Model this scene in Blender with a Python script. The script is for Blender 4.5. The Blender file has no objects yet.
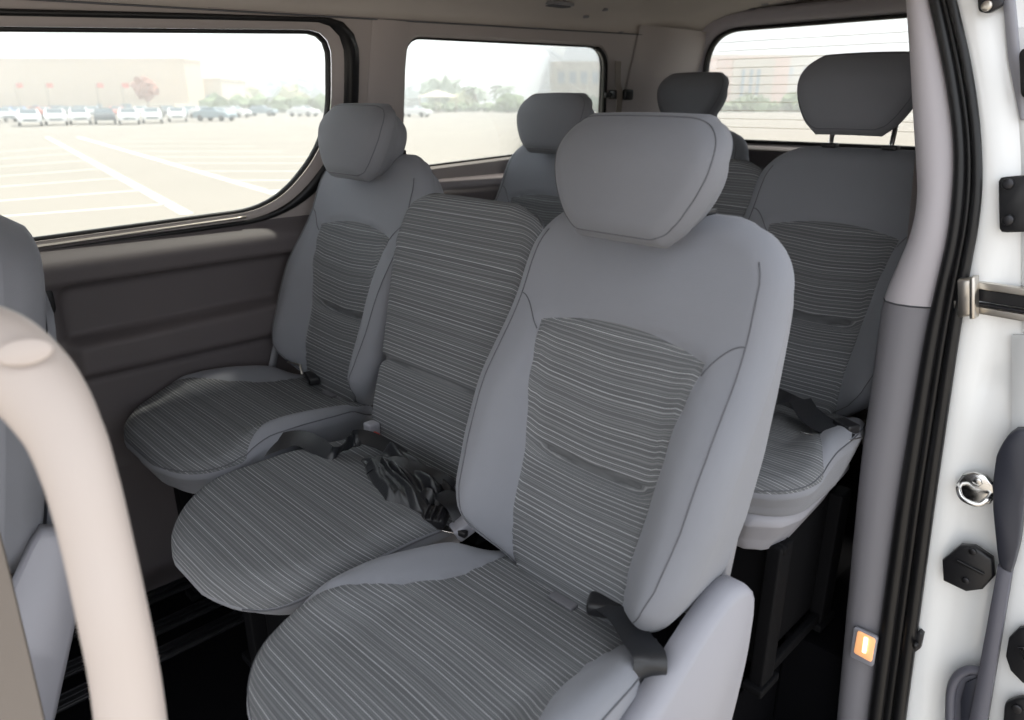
import bpy, bmesh, math, random
import numpy as np
from mathutils import Vector, Matrix
from mathutils.geometry import tessellate_polygon
random.seed(5)
sc = bpy.context.scene
COL = sc.collection

# ---------------------------------------------------------------- camera
F = 730.0; TH = math.radians(45.5); PT = math.radians(19.6)
fw = np.array([-math.sin(TH)*math.cos(PT), math.cos(TH)*math.cos(PT), -math.sin(PT)])
rt = np.array([math.cos(TH), math.sin(TH), 0.0]); up = np.cross(rt, fw)
CAM = np.array([1.203, -1.016, 1.25])
cd = bpy.data.cameras.new('camera'); cam = bpy.data.objects.new('camera', cd); COL.objects.link(cam)
cd.sensor_width = 36; cd.lens = F/1024*36; cd.clip_start = .05; cd.clip_end = 2000
cam.matrix_world = Matrix(((rt[0], up[0], -fw[0], CAM[0]), (rt[1], up[1], -fw[1], CAM[1]), (rt[2], up[2], -fw[2], CAM[2]), (0, 0, 0, 1)))
cd.dof.use_dof = True; cd.dof.focus_distance = 1.55; cd.dof.aperture_fstop = 4.0
sc.camera = cam

# ---------------------------------------------------------------- world, sun, exposure
w = bpy.data.worlds.new('sky'); sc.world = w; w.use_nodes = True
bg = w.node_tree.nodes['Background']
bg.inputs[0].default_value = (0.905, 0.945, 1.0, 1); bg.inputs[1].default_value = 1.95
sl = bpy.data.lights.new('sun', 'SUN'); sl.energy = 8.5; sl.angle = math.radians(4); sl.color = (1, .93, .82)
sun = bpy.data.objects.new('sun', sl); COL.objects.link(sun)
sun.rotation_euler = Vector((-.135, .60, 1.0)).to_track_quat('Z', 'Y').to_euler()
sc.view_settings.view_transform = 'Standard'; sc.view_settings.look = 'None'
sc.view_settings.exposure = 0.0; sc.view_settings.gamma = 1; sc.view_settings.use_curve_mapping = False

# ---------------------------------------------------------------- helpers
def ray(x, y): return fw + rt*(x-512)/F - up*(y-360)/F
def at(x, y, ax, v):
    r = ray(x, y); return CAM + r*(v-CAM[ax])/r[ax]
GZ = -0.66
FZ = -.12                                       # cabin floor
XW, KW, ZK = .78, .24, .93                      # wall half width, lean, height of the bend
def xw(z): return XW - KW*max(0, z-ZK)
def wallpt(x, y):                                # measured point on the left wall
    p = at(x, y, 0, -XW)
    if p[2] > ZK:
        r = ray(x, y); t = (-(XW+KW*ZK)-CAM[0]+KW*CAM[2])/(r[0]-KW*r[2]); p = CAM+r*t
    return p
def tag(o, label=None, cat=None, group=None, kind=None):
    if label: o['label'] = label
    if cat: o['category'] = cat
    if group: o['group'] = group
    if kind: o['kind'] = kind
    return o
def empty(name, loc, label, cat, group=None, rz=0):
    o = bpy.data.objects.new(name, None); COL.objects.link(o); o.location = loc; o.rotation_euler.z = rz
    o.empty_display_size = .05
    return tag(o, label, cat, group)
def mk(name, V, Fc, mats, parent=None, smooth=True, uv=None, mi=None, loc=None):
    me = bpy.data.meshes.new(name); me.from_pydata([tuple(map(float, v)) for v in V], [], [tuple(map(int, f)) for f in Fc])
    if not isinstance(mats, (list, tuple)): mats = [mats]
    for m in mats: me.materials.append(m)
    if mi is not None: me.polygons.foreach_set('material_index', mi)
    if uv is not None:
        l = me.uv_layers.new(name='UVMap'); idx = np.empty(len(me.loops), int); me.loops.foreach_get('vertex_index', idx)
        l.data.foreach_set('uv', np.asarray(uv, float)[idx].ravel())
    me.polygons.foreach_set('use_smooth', [smooth]*len(me.polygons))
    me.update()
    o = bpy.data.objects.new(name, me); COL.objects.link(o)
    if parent: o.parent = parent
    if loc is not None: o.location = loc
    return o
class MB:
    def __init__(s): s.V = []; s.F = []; s.M = []
    def add(s, V, Fc, m=0):
        b = len(s.V); s.V += [tuple(v) for v in V]; s.F += [tuple(i+b for i in f) for f in Fc]; s.M += [m]*len(Fc)
    def box(s, c, d, rz=0, m=0, bev=0, R=None):
        bm = bmesh.new(); bmesh.ops.create_cube(bm, size=1)
        for v in bm.verts: v.co = Vector((v.co.x*d[0], v.co.y*d[1], v.co.z*d[2]))
        if bev: bmesh.ops.bevel(bm, geom=bm.edges[:], offset=bev, segments=3, affect='EDGES', profile=.6)
        Mx = R if R is not None else Matrix.Rotation(rz, 3, 'Z')
        bm.verts.ensure_lookup_table()
        s.add([Vector(c)+Mx@v.co for v in bm.verts], [[v.index for v in f.verts] for f in bm.faces], m); bm.free()
    def tube(s, P, r, n=10, m=0, closed=False, sq=1.0, updir=None):
        P = [Vector(p) for p in P]; N = len(P); rs = r if isinstance(r, (list, tuple)) else [r]*N
        V = []; u = Vector(updir) if updir is not None else None
        for i in range(N):
            a = P[(i-1) % N] if (closed or i > 0) else P[i]; b = P[(i+1) % N] if (closed or i < N-1) else P[i]
            t = (b-a).normalized()
            if u is None: u = Vector((0, 0, 1)) if abs(t.z) < .9 else Vector((1, 0, 0))
            uu = (u-t*u.dot(t)).normalized()
            if updir is None: u = uu
            v = t.cross(uu)
            for k in range(n):
                q = 2*math.pi*k/n; V.append(P[i]+(uu*math.cos(q)+v*math.sin(q)*sq)*rs[i])
        Fc = []
        for i in range(N if closed else N-1):
            for k in range(n):
                a = i*n+k; b = i*n+(k+1) % n; c = ((i+1) % N)*n+(k+1) % n; d = ((i+1) % N)*n+k; Fc.append((a, b, c, d))
        if not closed: Fc += [tuple(range(n))[::-1], tuple((N-1)*n+k for k in range(n))]
        s.add(V, Fc, m)
    def build(s, name, mats, parent=None, smooth=True, loc=None):
        return mk(name, s.V, s.F, mats, parent, smooth, mi=s.M, loc=loc)
def smooth_path(P, n=8, closed=False):           # Catmull-Rom
    P = [np.array(p, float) for p in P]; N = len(P); out = []
    for i in range(N if closed else N-1):
        g = lambda j: P[j % N] if closed else P[min(max(j, 0), N-1)]
        p0, p1, p2, p3 = g(i-1), g(i), g(i+1), g(i+2)
        for k in range(n):
            t = k/n; out.append(.5*((2*p1)+(-p0+p2)*t+(2*p0-5*p1+4*p2-p3)*t*t+(-p0+3*p1-3*p2+p3)*t**3))
    if not closed: out.append(P[-1])
    return out
def prism(mb, poly, o, ex, ey, ez, depth, m=0, bev=0.0):   # polygon in (ex,ey) about o, thickness along ez, bevelled front rim
    o = np.array(o, float); ex, ey, ez = map(lambda q: np.array(q, float), (ex, ey, ez)); n = len(poly)
    c = np.mean(np.array(poly, float), axis=0)
    lay = [(0, 0), (depth-bev, 0)]
    if bev: lay += [(depth-bev*.3, bev*.3), (depth, bev)]
    V = []
    for d, ins in lay:
        for p in poly:
            q = np.array(p, float); v = c-q; q = q+v/(np.linalg.norm(v)+1e-9)*ins; V.append(o+ex*q[0]+ey*q[1]+ez*d)
    Fc = [tuple(range(n))[::-1], tuple((len(lay)-1)*n+k for k in range(n))]
    for l in range(len(lay)-1):
        for k in range(n): Fc.append((l*n+k, l*n+(k+1) % n, (l+1)*n+(k+1) % n, (l+1)*n+k))
    mb.add(V, Fc, m)
def roundrect(wd, h, r, n=5):
    out = []
    for cx, cy, a0 in ((wd/2-r, h/2-r, 0), (-wd/2+r, h/2-r, 90), (-wd/2+r, -h/2+r, 180), (wd/2-r, -h/2+r, 270)):
        for k in range(n+1):
            a = math.radians(a0+90*k/n); out.append((cx+r*math.cos(a), cy+r*math.sin(a)))
    return out
def ribbon(mb, P, wdir, width, th=.0014, m=0, n=6):   # flat webbing along a path; wdir = list of width directions
    C = smooth_path(P, n); W = smooth_path([np.array(q, float) for q in wdir], n) if isinstance(wdir[0], (list, tuple, np.ndarray)) else [np.array(wdir, float)]*len(C)
    V = []
    for i, c in enumerate(C):
        a = C[max(i-1, 0)]; b = C[min(i+1, len(C)-1)]; t = (b-a)/np.linalg.norm(b-a); wv = W[i]-t*(W[i]@t); wv /= np.linalg.norm(wv); nn = np.cross(t, wv)
        for s_, q in ((-1, 1), (-.5, 1.35), (0, 1.5), (.5, 1.35), (1, 1), (1, -1), (0, -.6), (-1, -1)): V.append(c+wv*s_*width/2+nn*q*th/2)
    k8 = 8; Fc = []; base = len(V); V += [v.copy() for v in V]
    for i in range(len(C)-1):
        for k in range(4): Fc.append((i*k8+k, i*k8+(k+1) % k8, (i+1)*k8+(k+1) % k8, (i+1)*k8+k))
        for k in range(4, 8): Fc.append(tuple(base+q for q in (i*k8+k, i*k8+(k+1) % k8, (i+1)*k8+(k+1) % k8, (i+1)*k8+k)))
    for i in range(0):
        for k in range(k8): Fc.append((i*k8+k, i*k8+(k+1) % k8, (i+1)*k8+(k+1) % k8, (i+1)*k8+k))
    Fc += [tuple(base+q for q in range(k8))[::-1], tuple(base+(len(C)-1)*k8+k for k in range(k8))]
    mb.add(V, Fc, m)
def sstep(a, b, x): t = np.clip((x-a)/(b-a), 0, 1); return t*t*(3-2*t)

# ---------------------------------------------------------------- materials
def mat(name, col, rough=.6, metal=0, bump=0, bscale=300, spec=.5, coat=0, sheen=0, vary=0, emis=None, es=0):
    m = bpy.data.materials.new(name); m.use_nodes = True; nt = m.node_tree; b = nt.nodes['Principled BSDF']
    b.inputs['Base Color'].default_value = (*col, 1); b.inputs['Roughness'].default_value = rough; b.inputs['Metallic'].default_value = metal
    b.inputs['Specular IOR Level'].default_value = spec; b.inputs['Coat Weight'].default_value = coat; b.inputs['Sheen Weight'].default_value = sheen
    if emis: b.inputs['Emission Color'].default_value = (*emis, 1); b.inputs['Emission Strength'].default_value = es
    tc = nt.nodes.new('ShaderNodeTexCoord')
    if vary:
        n = nt.nodes.new('ShaderNodeTexNoise'); n.inputs['Scale'].default_value = 9; n.inputs['Detail'].default_value = 4; nt.links.new(tc.outputs['Object'], n.inputs['Vector'])
        mx = nt.nodes.new('ShaderNodeMix'); mx.data_type = 'RGBA'; nt.links.new(n.outputs['Fac'], mx.inputs['Factor'])
        mx.inputs['A'].default_value = (*[c*(1-vary) for c in col], 1); mx.inputs['B'].default_value = (*[min(1, c*(1+vary)) for c in col], 1)
        nt.links.new(mx.outputs['Result'], b.inputs['Base Color'])
    if bump:
        n = nt.nodes.new('ShaderNodeTexNoise'); n.inputs['Scale'].default_value = bscale; n.inputs['Detail'].default_value = 3; nt.links.new(tc.outputs['Object'], n.inputs['Vector'])
        bp = nt.nodes.new('ShaderNodeBump'); bp.inputs['Strength'].default_value = bump; bp.inputs['Distance'].default_value = .002
        nt.links.new(n.outputs['Fac'], bp.inputs['Height']); nt.links.new(bp.outputs['Normal'], b.inputs['Normal'])
    return m
M = {}
M['fabric'] = mat('plain grey seat fabric', (.215, .222, .248), .85, bump=.25, bscale=700, spec=.3, sheen=.1, vary=.05)
M['rest'] = mat('grey headrest fabric', (.18, .185, .205), .85, bump=.25, bscale=700, spec=.3, sheen=.1, vary=.05)
M['seam'] = mat('dark grey seam thread', (.10, .103, .115), .8)
M['thread'] = mat('light stitching thread', (.22, .225, .24), .8)
M['plastic'] = mat('light grey seat plastic', (.30, .30, .335), .5, bump=.06, bscale=500)
M['shell'] = mat('grey seat base plastic', (.23, .23, .25), .5, bump=.06, bscale=500)
M['trim'] = mat('pale grey pillar trim plastic', (.46, .435, .465), .55, bump=.08, bscale=450)
M['trimlow'] = mat('grey lower pillar trim plastic', (.20, .195, .215), .55, bump=.08, bscale=450)
M['wall'] = mat('warm grey wall trim', (.36, .325, .315), .7, bump=.06, bscale=300)
M['head'] = mat('grey headliner cloth', (.44, .41, .385), .95, bump=.25, bscale=500, vary=.04)
M['panel'] = mat('charcoal door panel plastic', (.100, .088, .092), .6, bump=.12, bscale=350, vary=.05)
M['inset'] = mat('charcoal panel cloth', (.038, .036, .042), .9, bump=.2, bscale=600)
M['floor'] = mat('black floor carpet', (.004, .004, .005), .95, bump=.3, bscale=800, spec=.05)
M['rail'] = mat('dark steel seat rail', (.05, .05, .055), .35, metal=.9)
M['black'] = mat('black rubber', (.008, .008, .009), .35, spec=.45)
M['blackp'] = mat('black plastic', (.012, .012, .014), .4)
M['frame'] = mat('black painted seat frame', (.005, .005, .006), .7, spec=.12)
M['belt'] = mat('dark grey belt webbing', (.014, .015, .018), .36, bump=.2, bscale=900, spec=.6)
M['chrome'] = mat('polished steel', (.75, .74, .72), .18, metal=1)
M['steel'] = mat('satin plated steel', (.62, .58, .52), .32, metal=1)
M['red'] = mat('red button plastic', (.45, .03, .02), .4)
M['white'] = mat('white car body paint', (.86, .87, .87), .22, coat=.6, spec=.5)
M['cream'] = mat('handle plastic with painted warm light', (.56, .49, .45), .45, bump=.05)  # beige paints the warm light on the handle into its base colour
M['beige'] = mat('brown grey belt webbing', (.20, .17, .145), .7, bump=.2, bscale=600)
M['grey2'] = mat('slate door trim plastic', (.115, .115, .14), .5, bump=.08)
M['navy'] = mat('dark slate door trim', (.03, .032, .045), .5)
M['tag'] = mat('grey tag fabric', (.14, .14, .155), .8)
M['lamp'] = mat('lit amber lamp lens', (.9, .5, .25), .3, emis=(1, .45, .18), es=.55)
M['bulb'] = mat('glowing bulb', (1, .8, .5), .3, emis=(1, .75, .45), es=2.5)
M['stone'] = mat('pale sandstone wall', (.64, .51, .385), .9, vary=.06)
M['stone2'] = mat('cream render', (.66, .58, .47), .9, vary=.05)
M['terra'] = mat('salmon pink render', (.80, .56, .47), .9, vary=.05)
M['blueglass'] = mat('blue grey tinted windows', (.20, .30, .38), .3)
M['hedge'] = mat('green hedge leaves with painted haze', (.20, .26, .14), .9, vary=.3)  # hedge and leaf colours from here are paled to paint in distance haze
M['leaf'] = mat('grey green leaves with painted haze', (.30, .36, .28), .9, vary=.3)
M['leafy'] = mat('yellow green leaves with painted haze', (.42, .42, .24), .9, vary=.3)
M['haze'] = mat('blue green leaves with painted haze', (.42, .50, .50), .9, vary=.2)  # palest leaves, bluish haze put into the colour
M['trunk'] = mat('pale tree bark', (.35, .29, .23), .9, vary=.2)
M['flag'] = mat('faded red cloth', (.75, .25, .2), .8)
M['tyre'] = mat('grey black tyre', (.08, .08, .08), .7)
M['carglass'] = mat('dark car glass', (.14, .17, .19), .15)

def stripes(name, base, light, period, warp=.002):
    m = bpy.data.materials.new(name); m.use_nodes = True; nt = m.node_tree; N = nt.nodes; L = nt.links; b = N['Principled BSDF']
    def mth(op, a, c=None):
        n = N.new('ShaderNodeMath'); n.operation = op
        for i, q in enumerate((a, c)):
            if q is None: continue
            if isinstance(q, (int, float)): n.inputs[i].default_value = q
            else: L.new(q, n.inputs[i])
        return n.outputs[0]
    uv = N.new('ShaderNodeUVMap'); sp = N.new('ShaderNodeSeparateXYZ'); L.new(uv.outputs[0], sp.inputs[0])
    nz = N.new('ShaderNodeTexNoise'); nz.inputs['Scale'].default_value = 14; L.new(uv.outputs[0], nz.inputs['Vector'])
    v = mth('ADD', sp.outputs[1], mth('MULTIPLY', nz.outputs['Fac'], warp*2))
    def layer(p, wid):
        q = mth('DIVIDE', v, p); k = mth('FLOOR', q); f = mth('FRACT', q)
        wn = N.new('ShaderNodeTexWhiteNoise'); wn.noise_dimensions = '1D'; L.new(k, wn.inputs['W'])
        tri = mth('ABSOLUTE', mth('SUBTRACT', f, .5))
        ln = mth('SUBTRACT', 1.0, mth('DIVIDE', tri, wid)); cl = N.new('ShaderNodeClamp'); L.new(ln, cl.inputs[0])
        return mth('MULTIPLY', mth('POWER', cl.outputs[0], .6), mth('ADD', mth('MULTIPLY', wn.outputs['Value'], .8), .2))
    a = layer(period, .13); c = layer(period*.36, .40)
    s = mth('ADD', mth('MULTIPLY', a, 1.0), mth('MULTIPLY', c, .30))
    # threads break up along the stripe
    mp = N.new('ShaderNodeMapping'); mp.inputs['Scale'].default_value = (60, 60, 1); L.new(uv.outputs[0], mp.inputs[0])
    n2 = N.new('ShaderNodeTexNoise'); n2.inputs['Scale'].default_value = 1; n2.inputs['Detail'].default_value = 2; L.new(mp.outputs[0], n2.inputs['Vector'])
    s = mth('MULTIPLY', s, mth('ADD', mth('MULTIPLY', n2.outputs['Fac'], .3), .85))
    mx = N.new('ShaderNodeMix'); mx.data_type = 'RGBA'; L.new(s, mx.inputs['Factor']); mx.clamp_factor = True
    mx.inputs['A'].default_value = (*base, 1); mx.inputs['B'].default_value = (*light, 1)
    L.new(mx.outputs['Result'], b.inputs['Base Color']); b.inputs['Roughness'].default_value = .9; b.inputs['Specular IOR Level'].default_value = .25
    bp = N.new('ShaderNodeBump'); bp.inputs['Strength'].default_value = .5; bp.inputs['Distance'].default_value = .0012; L.new(s, bp.inputs['Height']); L.new(bp.outputs[0], b.inputs['Normal'])
    return m
M['stripe'] = stripes('ribbed striped seat fabric', (.102, .106, .113), (.40, .41, .425), .0088, .0003)

def glassmat(nm, tc_):
    m = bpy.data.materials.new(nm); m.use_nodes = True; nt = m.node_tree; N = nt.nodes; L = nt.links
    for n in list(N):
        if n.type == 'BSDF_PRINCIPLED': N.remove(n)
    out = [n for n in N if n.type == 'OUTPUT_MATERIAL'][0]
    t = N.new('ShaderNodeBsdfTransparent'); t.inputs[0].default_value = (*tc_, 1)
    g = N.new('ShaderNodeBsdfGlossy'); g.inputs['Roughness'].default_value = .02
    fr = N.new('ShaderNodeFresnel'); fr.inputs[0].default_value = 1.35; mx = N.new('ShaderNodeMixShader')
    ml = N.new('ShaderNodeMath'); ml.operation = 'MULTIPLY'; ml.inputs[1].default_value = .5
    L.new(fr.outputs[0], ml.inputs[0]); L.new(ml.outputs[0], mx.inputs[0]); L.new(t.outputs[0], mx.inputs[1]); L.new(g.outputs[0], mx.inputs[2]); L.new(mx.outputs[0], out.inputs[0])
    return m
M['glass'] = glassmat('clear window glass', (.93, .95, .94)); M['glass2'] = glassmat('lightly tinted tailgate glass', (.87, .88, .87)); M['tint'] = glassmat('dark tinted privacy glass', (.10, .11, .11))
def asphalt():
    m = mat('pale dusty asphalt', (.5, .45, .4), .9); nt = m.node_tree; N = nt.nodes; L = nt.links
    tc = N.new('ShaderNodeTexCoord'); n = N.new('ShaderNodeTexNoise'); n.inputs['Scale'].default_value = .12; n.inputs['Detail'].default_value = 8; n.inputs['Roughness'].default_value = .65
    L.new(tc.outputs['Object'], n.inputs['Vector']); mx = N.new('ShaderNodeMix'); mx.data_type = 'RGBA'; L.new(n.outputs['Fac'], mx.inputs['Factor'])
    mx.inputs['A'].default_value = (.235, .215, .19, 1); mx.inputs['B'].default_value = (.295, .27, .24, 1); L.new(mx.outputs['Result'], N['Principled BSDF'].inputs['Base Color'])
    return m
M['asphalt'] = asphalt(); M['line'] = mat('white road paint', (.62, .60, .55), .8, vary=.1)

# ---------------------------------------------------------------- the setting: van shell
def resample(P, n):
    P = np.array(P, float); Q = np.vstack([P, P[:1]]); d = np.r_[0, np.cumsum(np.linalg.norm(np.diff(Q, axis=0), axis=1))]
    t = np.linspace(0, d[-1], n, endpoint=False); return np.stack([np.interp(t, d, Q[:, k]) for k in range(Q.shape[1])], 1)
def roundpoly(P, R, n=8):
    P = [np.array(p, float) for p in P]; out = []
    for i, p in enumerate(P):
        a = P[i-1]-p; b = P[(i+1) % len(P)]-p; la, lb = np.linalg.norm(a), np.linalg.norm(b); r = R[i] if isinstance(R, (list, tuple)) else R
        r = min(r, la*.48, lb*.48); s = p+a/la*r; e = p+b/lb*r
        for k in range(n+1):
            t = k/n; out.append((1-t)**2*s+2*t*(1-t)*p+t*t*e)
    return np.array(out)
def offset(P, d):                                 # inward for counter-clockwise outlines
    P = np.array(P); t = np.roll(P, -1, 0)-np.roll(P, 1, 0); t /= np.linalg.norm(t, axis=1)[:, None]; n = np.stack([-t[:, 1], t[:, 0]], 1)
    return P+n*d
def ccw(P):
    P = np.array(P); a = np.sum(P[:, 0]*np.roll(P[:, 1], -1)-np.roll(P[:, 0], -1)*P[:, 1]); return P if a > 0 else P[::-1]

def fill(loops):                                  # triangulate an outline with holes
    bm = bmesh.new()
    for l in loops:
        vs = [bm.verts.new(p) for p in l]
        for i in range(len(vs)): bm.edges.new((vs[i], vs[(i+1) % len(vs)]))
    bmesh.ops.triangle_fill(bm, use_beauty=True, use_dissolve=False, edges=bm.edges[:])
    bm.verts.index_update(); flat = [v.co.copy() for v in bm.verts]; tris = [tuple(v.index for v in f.verts) for f in bm.faces]; bm.free()
    return flat, tris
def ring(mb, loops, m=0, close=False):            # loops: list of Nx3 arrays
    n = len(loops[0]); V = [v for l in loops for v in l]; Fc = []
    for i in range(len(loops)-1):
        for k in range(n): Fc.append((i*n+k, i*n+(k+1) % n, (i+1)*n+(k+1) % n, (i+1)*n+k))
    if close:
        for k in range(n): Fc.append(((len(loops)-1)*n+k, (len(loops)-1)*n+(k+1) % n, (k+1) % n, k))
    mb.add(V, Fc, m)

# window outlines in (y, z) on the leaning wall
W1 = ccw(resample(roundpoly([(-1.60, .918), (-.02, .964), (.150, 1.150), (.136, 1.419), (-1.60, 1.335)], [.10, .11, .14, .065, .10], 12), 160))
W2 = ccw(resample(roundpoly([(.425, 1.040), (1.42, 1.078), (1.315, 1.438), (.395, 1.424)], [.07, .08, .085, .06], 10), 140))
def lift(P, dx=0.0): return [np.array((-(XW-KW*(p[1]-ZK))+dx, p[0], p[1])) for p in P]
def ztop(y): return .93 + .072*sstep(.26, .46, np.array(y))
def off1(d):
    P = offset(W1, d); P[:, 0] += (.014+.038*min(1, max(0, (-d-.026)/.014)))*sstep(-.25, .13, P[:, 0])*(1 if d < -.012 else 0); return P
# upper wall sheet with two window holes
O1 = off1(-.040); O2 = offset(W2, -.010)
yy = np.linspace(-1.9, 2.02, 60)
outer = [(y, float(ztop(y))-.002) for y in yy] + [(2.02, 1.50), (.2, 1.465), (-1.9, 1.42)]
loops = [[Vector((p[0], p[1], 0)) for p in outer], [Vector((p[0], p[1], 0)) for p in O1[::-1]], [Vector((p[0], p[1], 0)) for p in O2[::-1]]]
flat, tris = fill(loops)
V = [(-(XW-KW*(p.y-ZK)) if p.y > ZK else -XW, p.x, p.y) for p in flat]
mb = MB(); mb.add(V, tris)
ring(mb, [lift(O2), lift(offset(W2, -.003), -.012), lift(W2, -.03)])
wl = tag(mb.build('wall_left', M['wall'], smooth=False), kind='structure')

# lower wall: relief panel on a grid
ny, nz = 330, 120
ys = np.linspace(-1.9, 2.02, ny); V = []; 
def relief(y, z, zt):
    off = 0.0
    d = zt-z                                           # below the belt
    off += .045*sstep(0, .055, d) - .018*sstep(.097, .112, d)
    off -= .010*np.exp(-((d-.098)/.004)**2)            # joint line under the sill strip
    inrow = 1-sstep(.30, .36, y)
    # recessed cloth field with rounded front corner, front row side only
    zb = .695+.02*(y+.3); cx = -.615
    f = min(sstep(cx, cx+.02, y - max(0, z-.78)**2*9), 1)*sstep(zb, zb+.012, z)*(1-sstep(.825, .835, z+.0*y))*inrow
    off -= .026*f
    # arm rest bulge
    a = sstep(.590, .612, z)*(1-sstep(zb-.015, zb+.01, z))
    off += .026*a*sstep(cx, cx+.03, y)*inrow
    off -= .006*np.exp(-((z-.592)/.004)**2)
    off += .010*(1-sstep(.35, .358, z)); off -= .006*np.exp(-((z-.357)/.003)**2)
    off -= .03*(1-sstep(-.08, .02, z))
    return off
for j in range(nz):
    for i in range(ny):
        zt = float(ztop(ys[i])); z = -.14+(zt+.14)*(j/(nz-1)); V.append((-XW+float(relief(ys[i], z, zt)), ys[i], z))
Fc = [(j*ny+i, j*ny+i+1, (j+1)*ny+i+1, (j+1)*ny+i) for j in range(nz-1) for i in range(ny-1)]
tag(mk('trim_1', V, Fc, M['panel']), kind='structure')
# window frames and glass
mb = MB()
ring(mb, [lift(off1(-.040)), lift(off1(-.038), .008), lift(off1(-.028), .008), lift(off1(-.026), -.004)])
ring(mb, [lift(offset(W1, -.008), -.012), lift(offset(W1, -.004), -.008), lift(offset(W1, .001), -.010), lift(offset(W1, .001), -.028)])
win1 = tag(mb.build('window_1', M['black']), kind='structure')
mb = MB(); ring(mb, [lift(off1(-.028), 0), lift(off1(-.018), .000), lift(offset(W1, -.008), -.010)]); mb.build('window_frame', M['wall'], win1)
mb = MB(); n = len(W1); P = lift(W1, -.024); Q = lift(W1, -.028); mb.add(P+Q, [tuple(range(n)), tuple(range(n, 2*n))[::-1]]); mb.build('window_pane', M['glass'], win1, False)
mb = MB()
for dz, mm in ((.0095, 0),):
    seg = [p for p in lift(offset(W1, -.018), .003) if p[2] < 1.0 and p[1] < -.1]; seg.sort(key=lambda p: p[1]); mb.tube(seg, .0035, 6)
mb.build('bright_strip', M['steel'], win1)
mb = MB(); ring(mb, [lift(offset(W2, -.002), -.020), lift(offset(W2, .001), -.016), lift(offset(W2, .004), -.018), lift(offset(W2, .004), -.03)])
win2 = tag(mb.build('window_2', M['black']), kind='structure')
mb = MB(); n = len(W2); P = lift(W2, -.026); Q = lift(W2, -.030); mb.add(P+Q, [tuple(range(n)), tuple(range(n, 2*n))[::-1]]); mb.build('window_pane', M['glass'], win2, False)
mb = MB(); sg_ = [q for q in offset(W2, .006) if q[0] > 1.24]; k0 = max(range(len(sg_)), key=lambda k: 0 if k == 0 else np.linalg.norm(sg_[k]-sg_[k-1])); sg_ = sg_[k0:]+sg_[:k0] if np.linalg.norm(sg_[0]-sg_[-1]) < .1 else sg_
mb.tube(lift(sg_, -.004), .013, 8, sq=.6, updir=(1, 0, 0)); mb.build('window_seal', M['black'], win2)

# floor
mb = MB(); mb.box((-.11, .05, FZ-.02), (1.36, 3.95, .04)); mb.box((.70, -.10, -.42), (.28, 1.56, .04)); mb.box((.56, -.10, -.27), (.02, 1.56, .30)); tag(mb.build('floor', M['floor'], smooth=False), kind='structure')
# ceiling: curved section swept rearward
sec = [(-.655, 0), (-.648, .03), (-.628, .058), (-.59, .083), (-.52, .108), (-.4, .13), (-.2, .148), (0, .155), (.2, .148), (.4, .13), (.52, .108), (.59, .083), (.628, .058), (.648, .03), (.655, 0)]
V = []; ysl = np.linspace(-1.9, 2.06, 24)
for y in ysl:
    for x, z in sec:
        V.append((x, y, 1.455+.022*y+z*(1-.25*float(sstep(1.3, 2.0, y)))))
n = len(sec); Fc = [(j*n+i, (j+1)*n+i, (j+1)*n+i+1, j*n+i+1) for j in range(len(ysl)-1) for i in range(n-1)]
V2 = [(v[0]*1.24, v[1], v[2]+.04) for v in V]; b = len(V)
Fc2 = [tuple(q+b for q in f)[::-1] for f in Fc]
edge = []
for j in range(len(ysl)-1):
    for i in (0, n-1): edge.append((j*n+i, (j+1)*n+i, (j+1)*n+i+b, j*n+i+b))
tag(mk('ceiling', V+V2, Fc+Fc2+edge, M['head']), kind='structure')
mb = MB(); mb.tube([(-xw(1.455+.022*y)+.004, y, 1.455+.022*y) for y in np.linspace(-1.9, 1.95, 20)], .0022, 6)
tag(mb.build('trim_2', M['seam']), kind='structure')

# rear wall with tailgate window, plane y = 1.97
RY = 1.97
R1 = ccw(resample(roundpoly([(-.640, 1.085), (.640, 1.085), (.60, 1.535), (-.645, 1.525)], [.06, .06, .14, .15], 12), 140))
outer = [(-.80, .0), (.80, .0), (.80, .95), (.68, 1.47), (.60, 1.60), (.0, 1.66), (-.60, 1.60), (-.68, 1.47), (-.80, .95)]
outer[0] = (-.80, -.15); outer[1] = (.80, -.15)
def rl(P, dy=0): return [np.array((p[0], RY+dy, p[1])) for p in P]
RO = offset(R1, -.075)
loops = [[Vector((p[0], p[1], 0)) for p in outer], [Vector((p[0], p[1], 0)) for p in offset(R1, -.012)[::-1]]]
flat, tris = fill(loops)
mb = MB(); mb.add([(p.x, RY+.02, p.y) for p in flat], tris)
tag(mb.build('wall_rear', M['wall'], smooth=False), kind='structure')
mb = MB(); ring(mb, [rl(RO, .03), rl(offset(R1, -.07), -.03), rl(offset(R1, -.05), -.045), rl(offset(R1, -.02), -.02), rl(offset(R1, -.006), .005)])
tag(mb.build('trim_3', M['trim']), kind='structure')
mb = MB(); ring(mb, [rl(offset(R1, -.010), .004), rl(offset(R1, -.002), -.004), rl(offset(R1, .006), .0), rl(offset(R1, .006), .03)])
win3 = tag(mb.build('window_3', M['black']), kind='structure')
mb = MB(); n = len(R1); mb.add(rl(R1, .022)+rl(R1, .027), [tuple(range(n)), tuple(range(n, 2*n))[::-1]]); mb.build('window_pane', M['glass2'], win3, False)
mb = MB(); mb.box((-.0, RY-.035, .54), (1.34, .05, 1.04), bev=.015)
tag(mb.build('trim_4', M['panel']), kind='structure')
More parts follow.
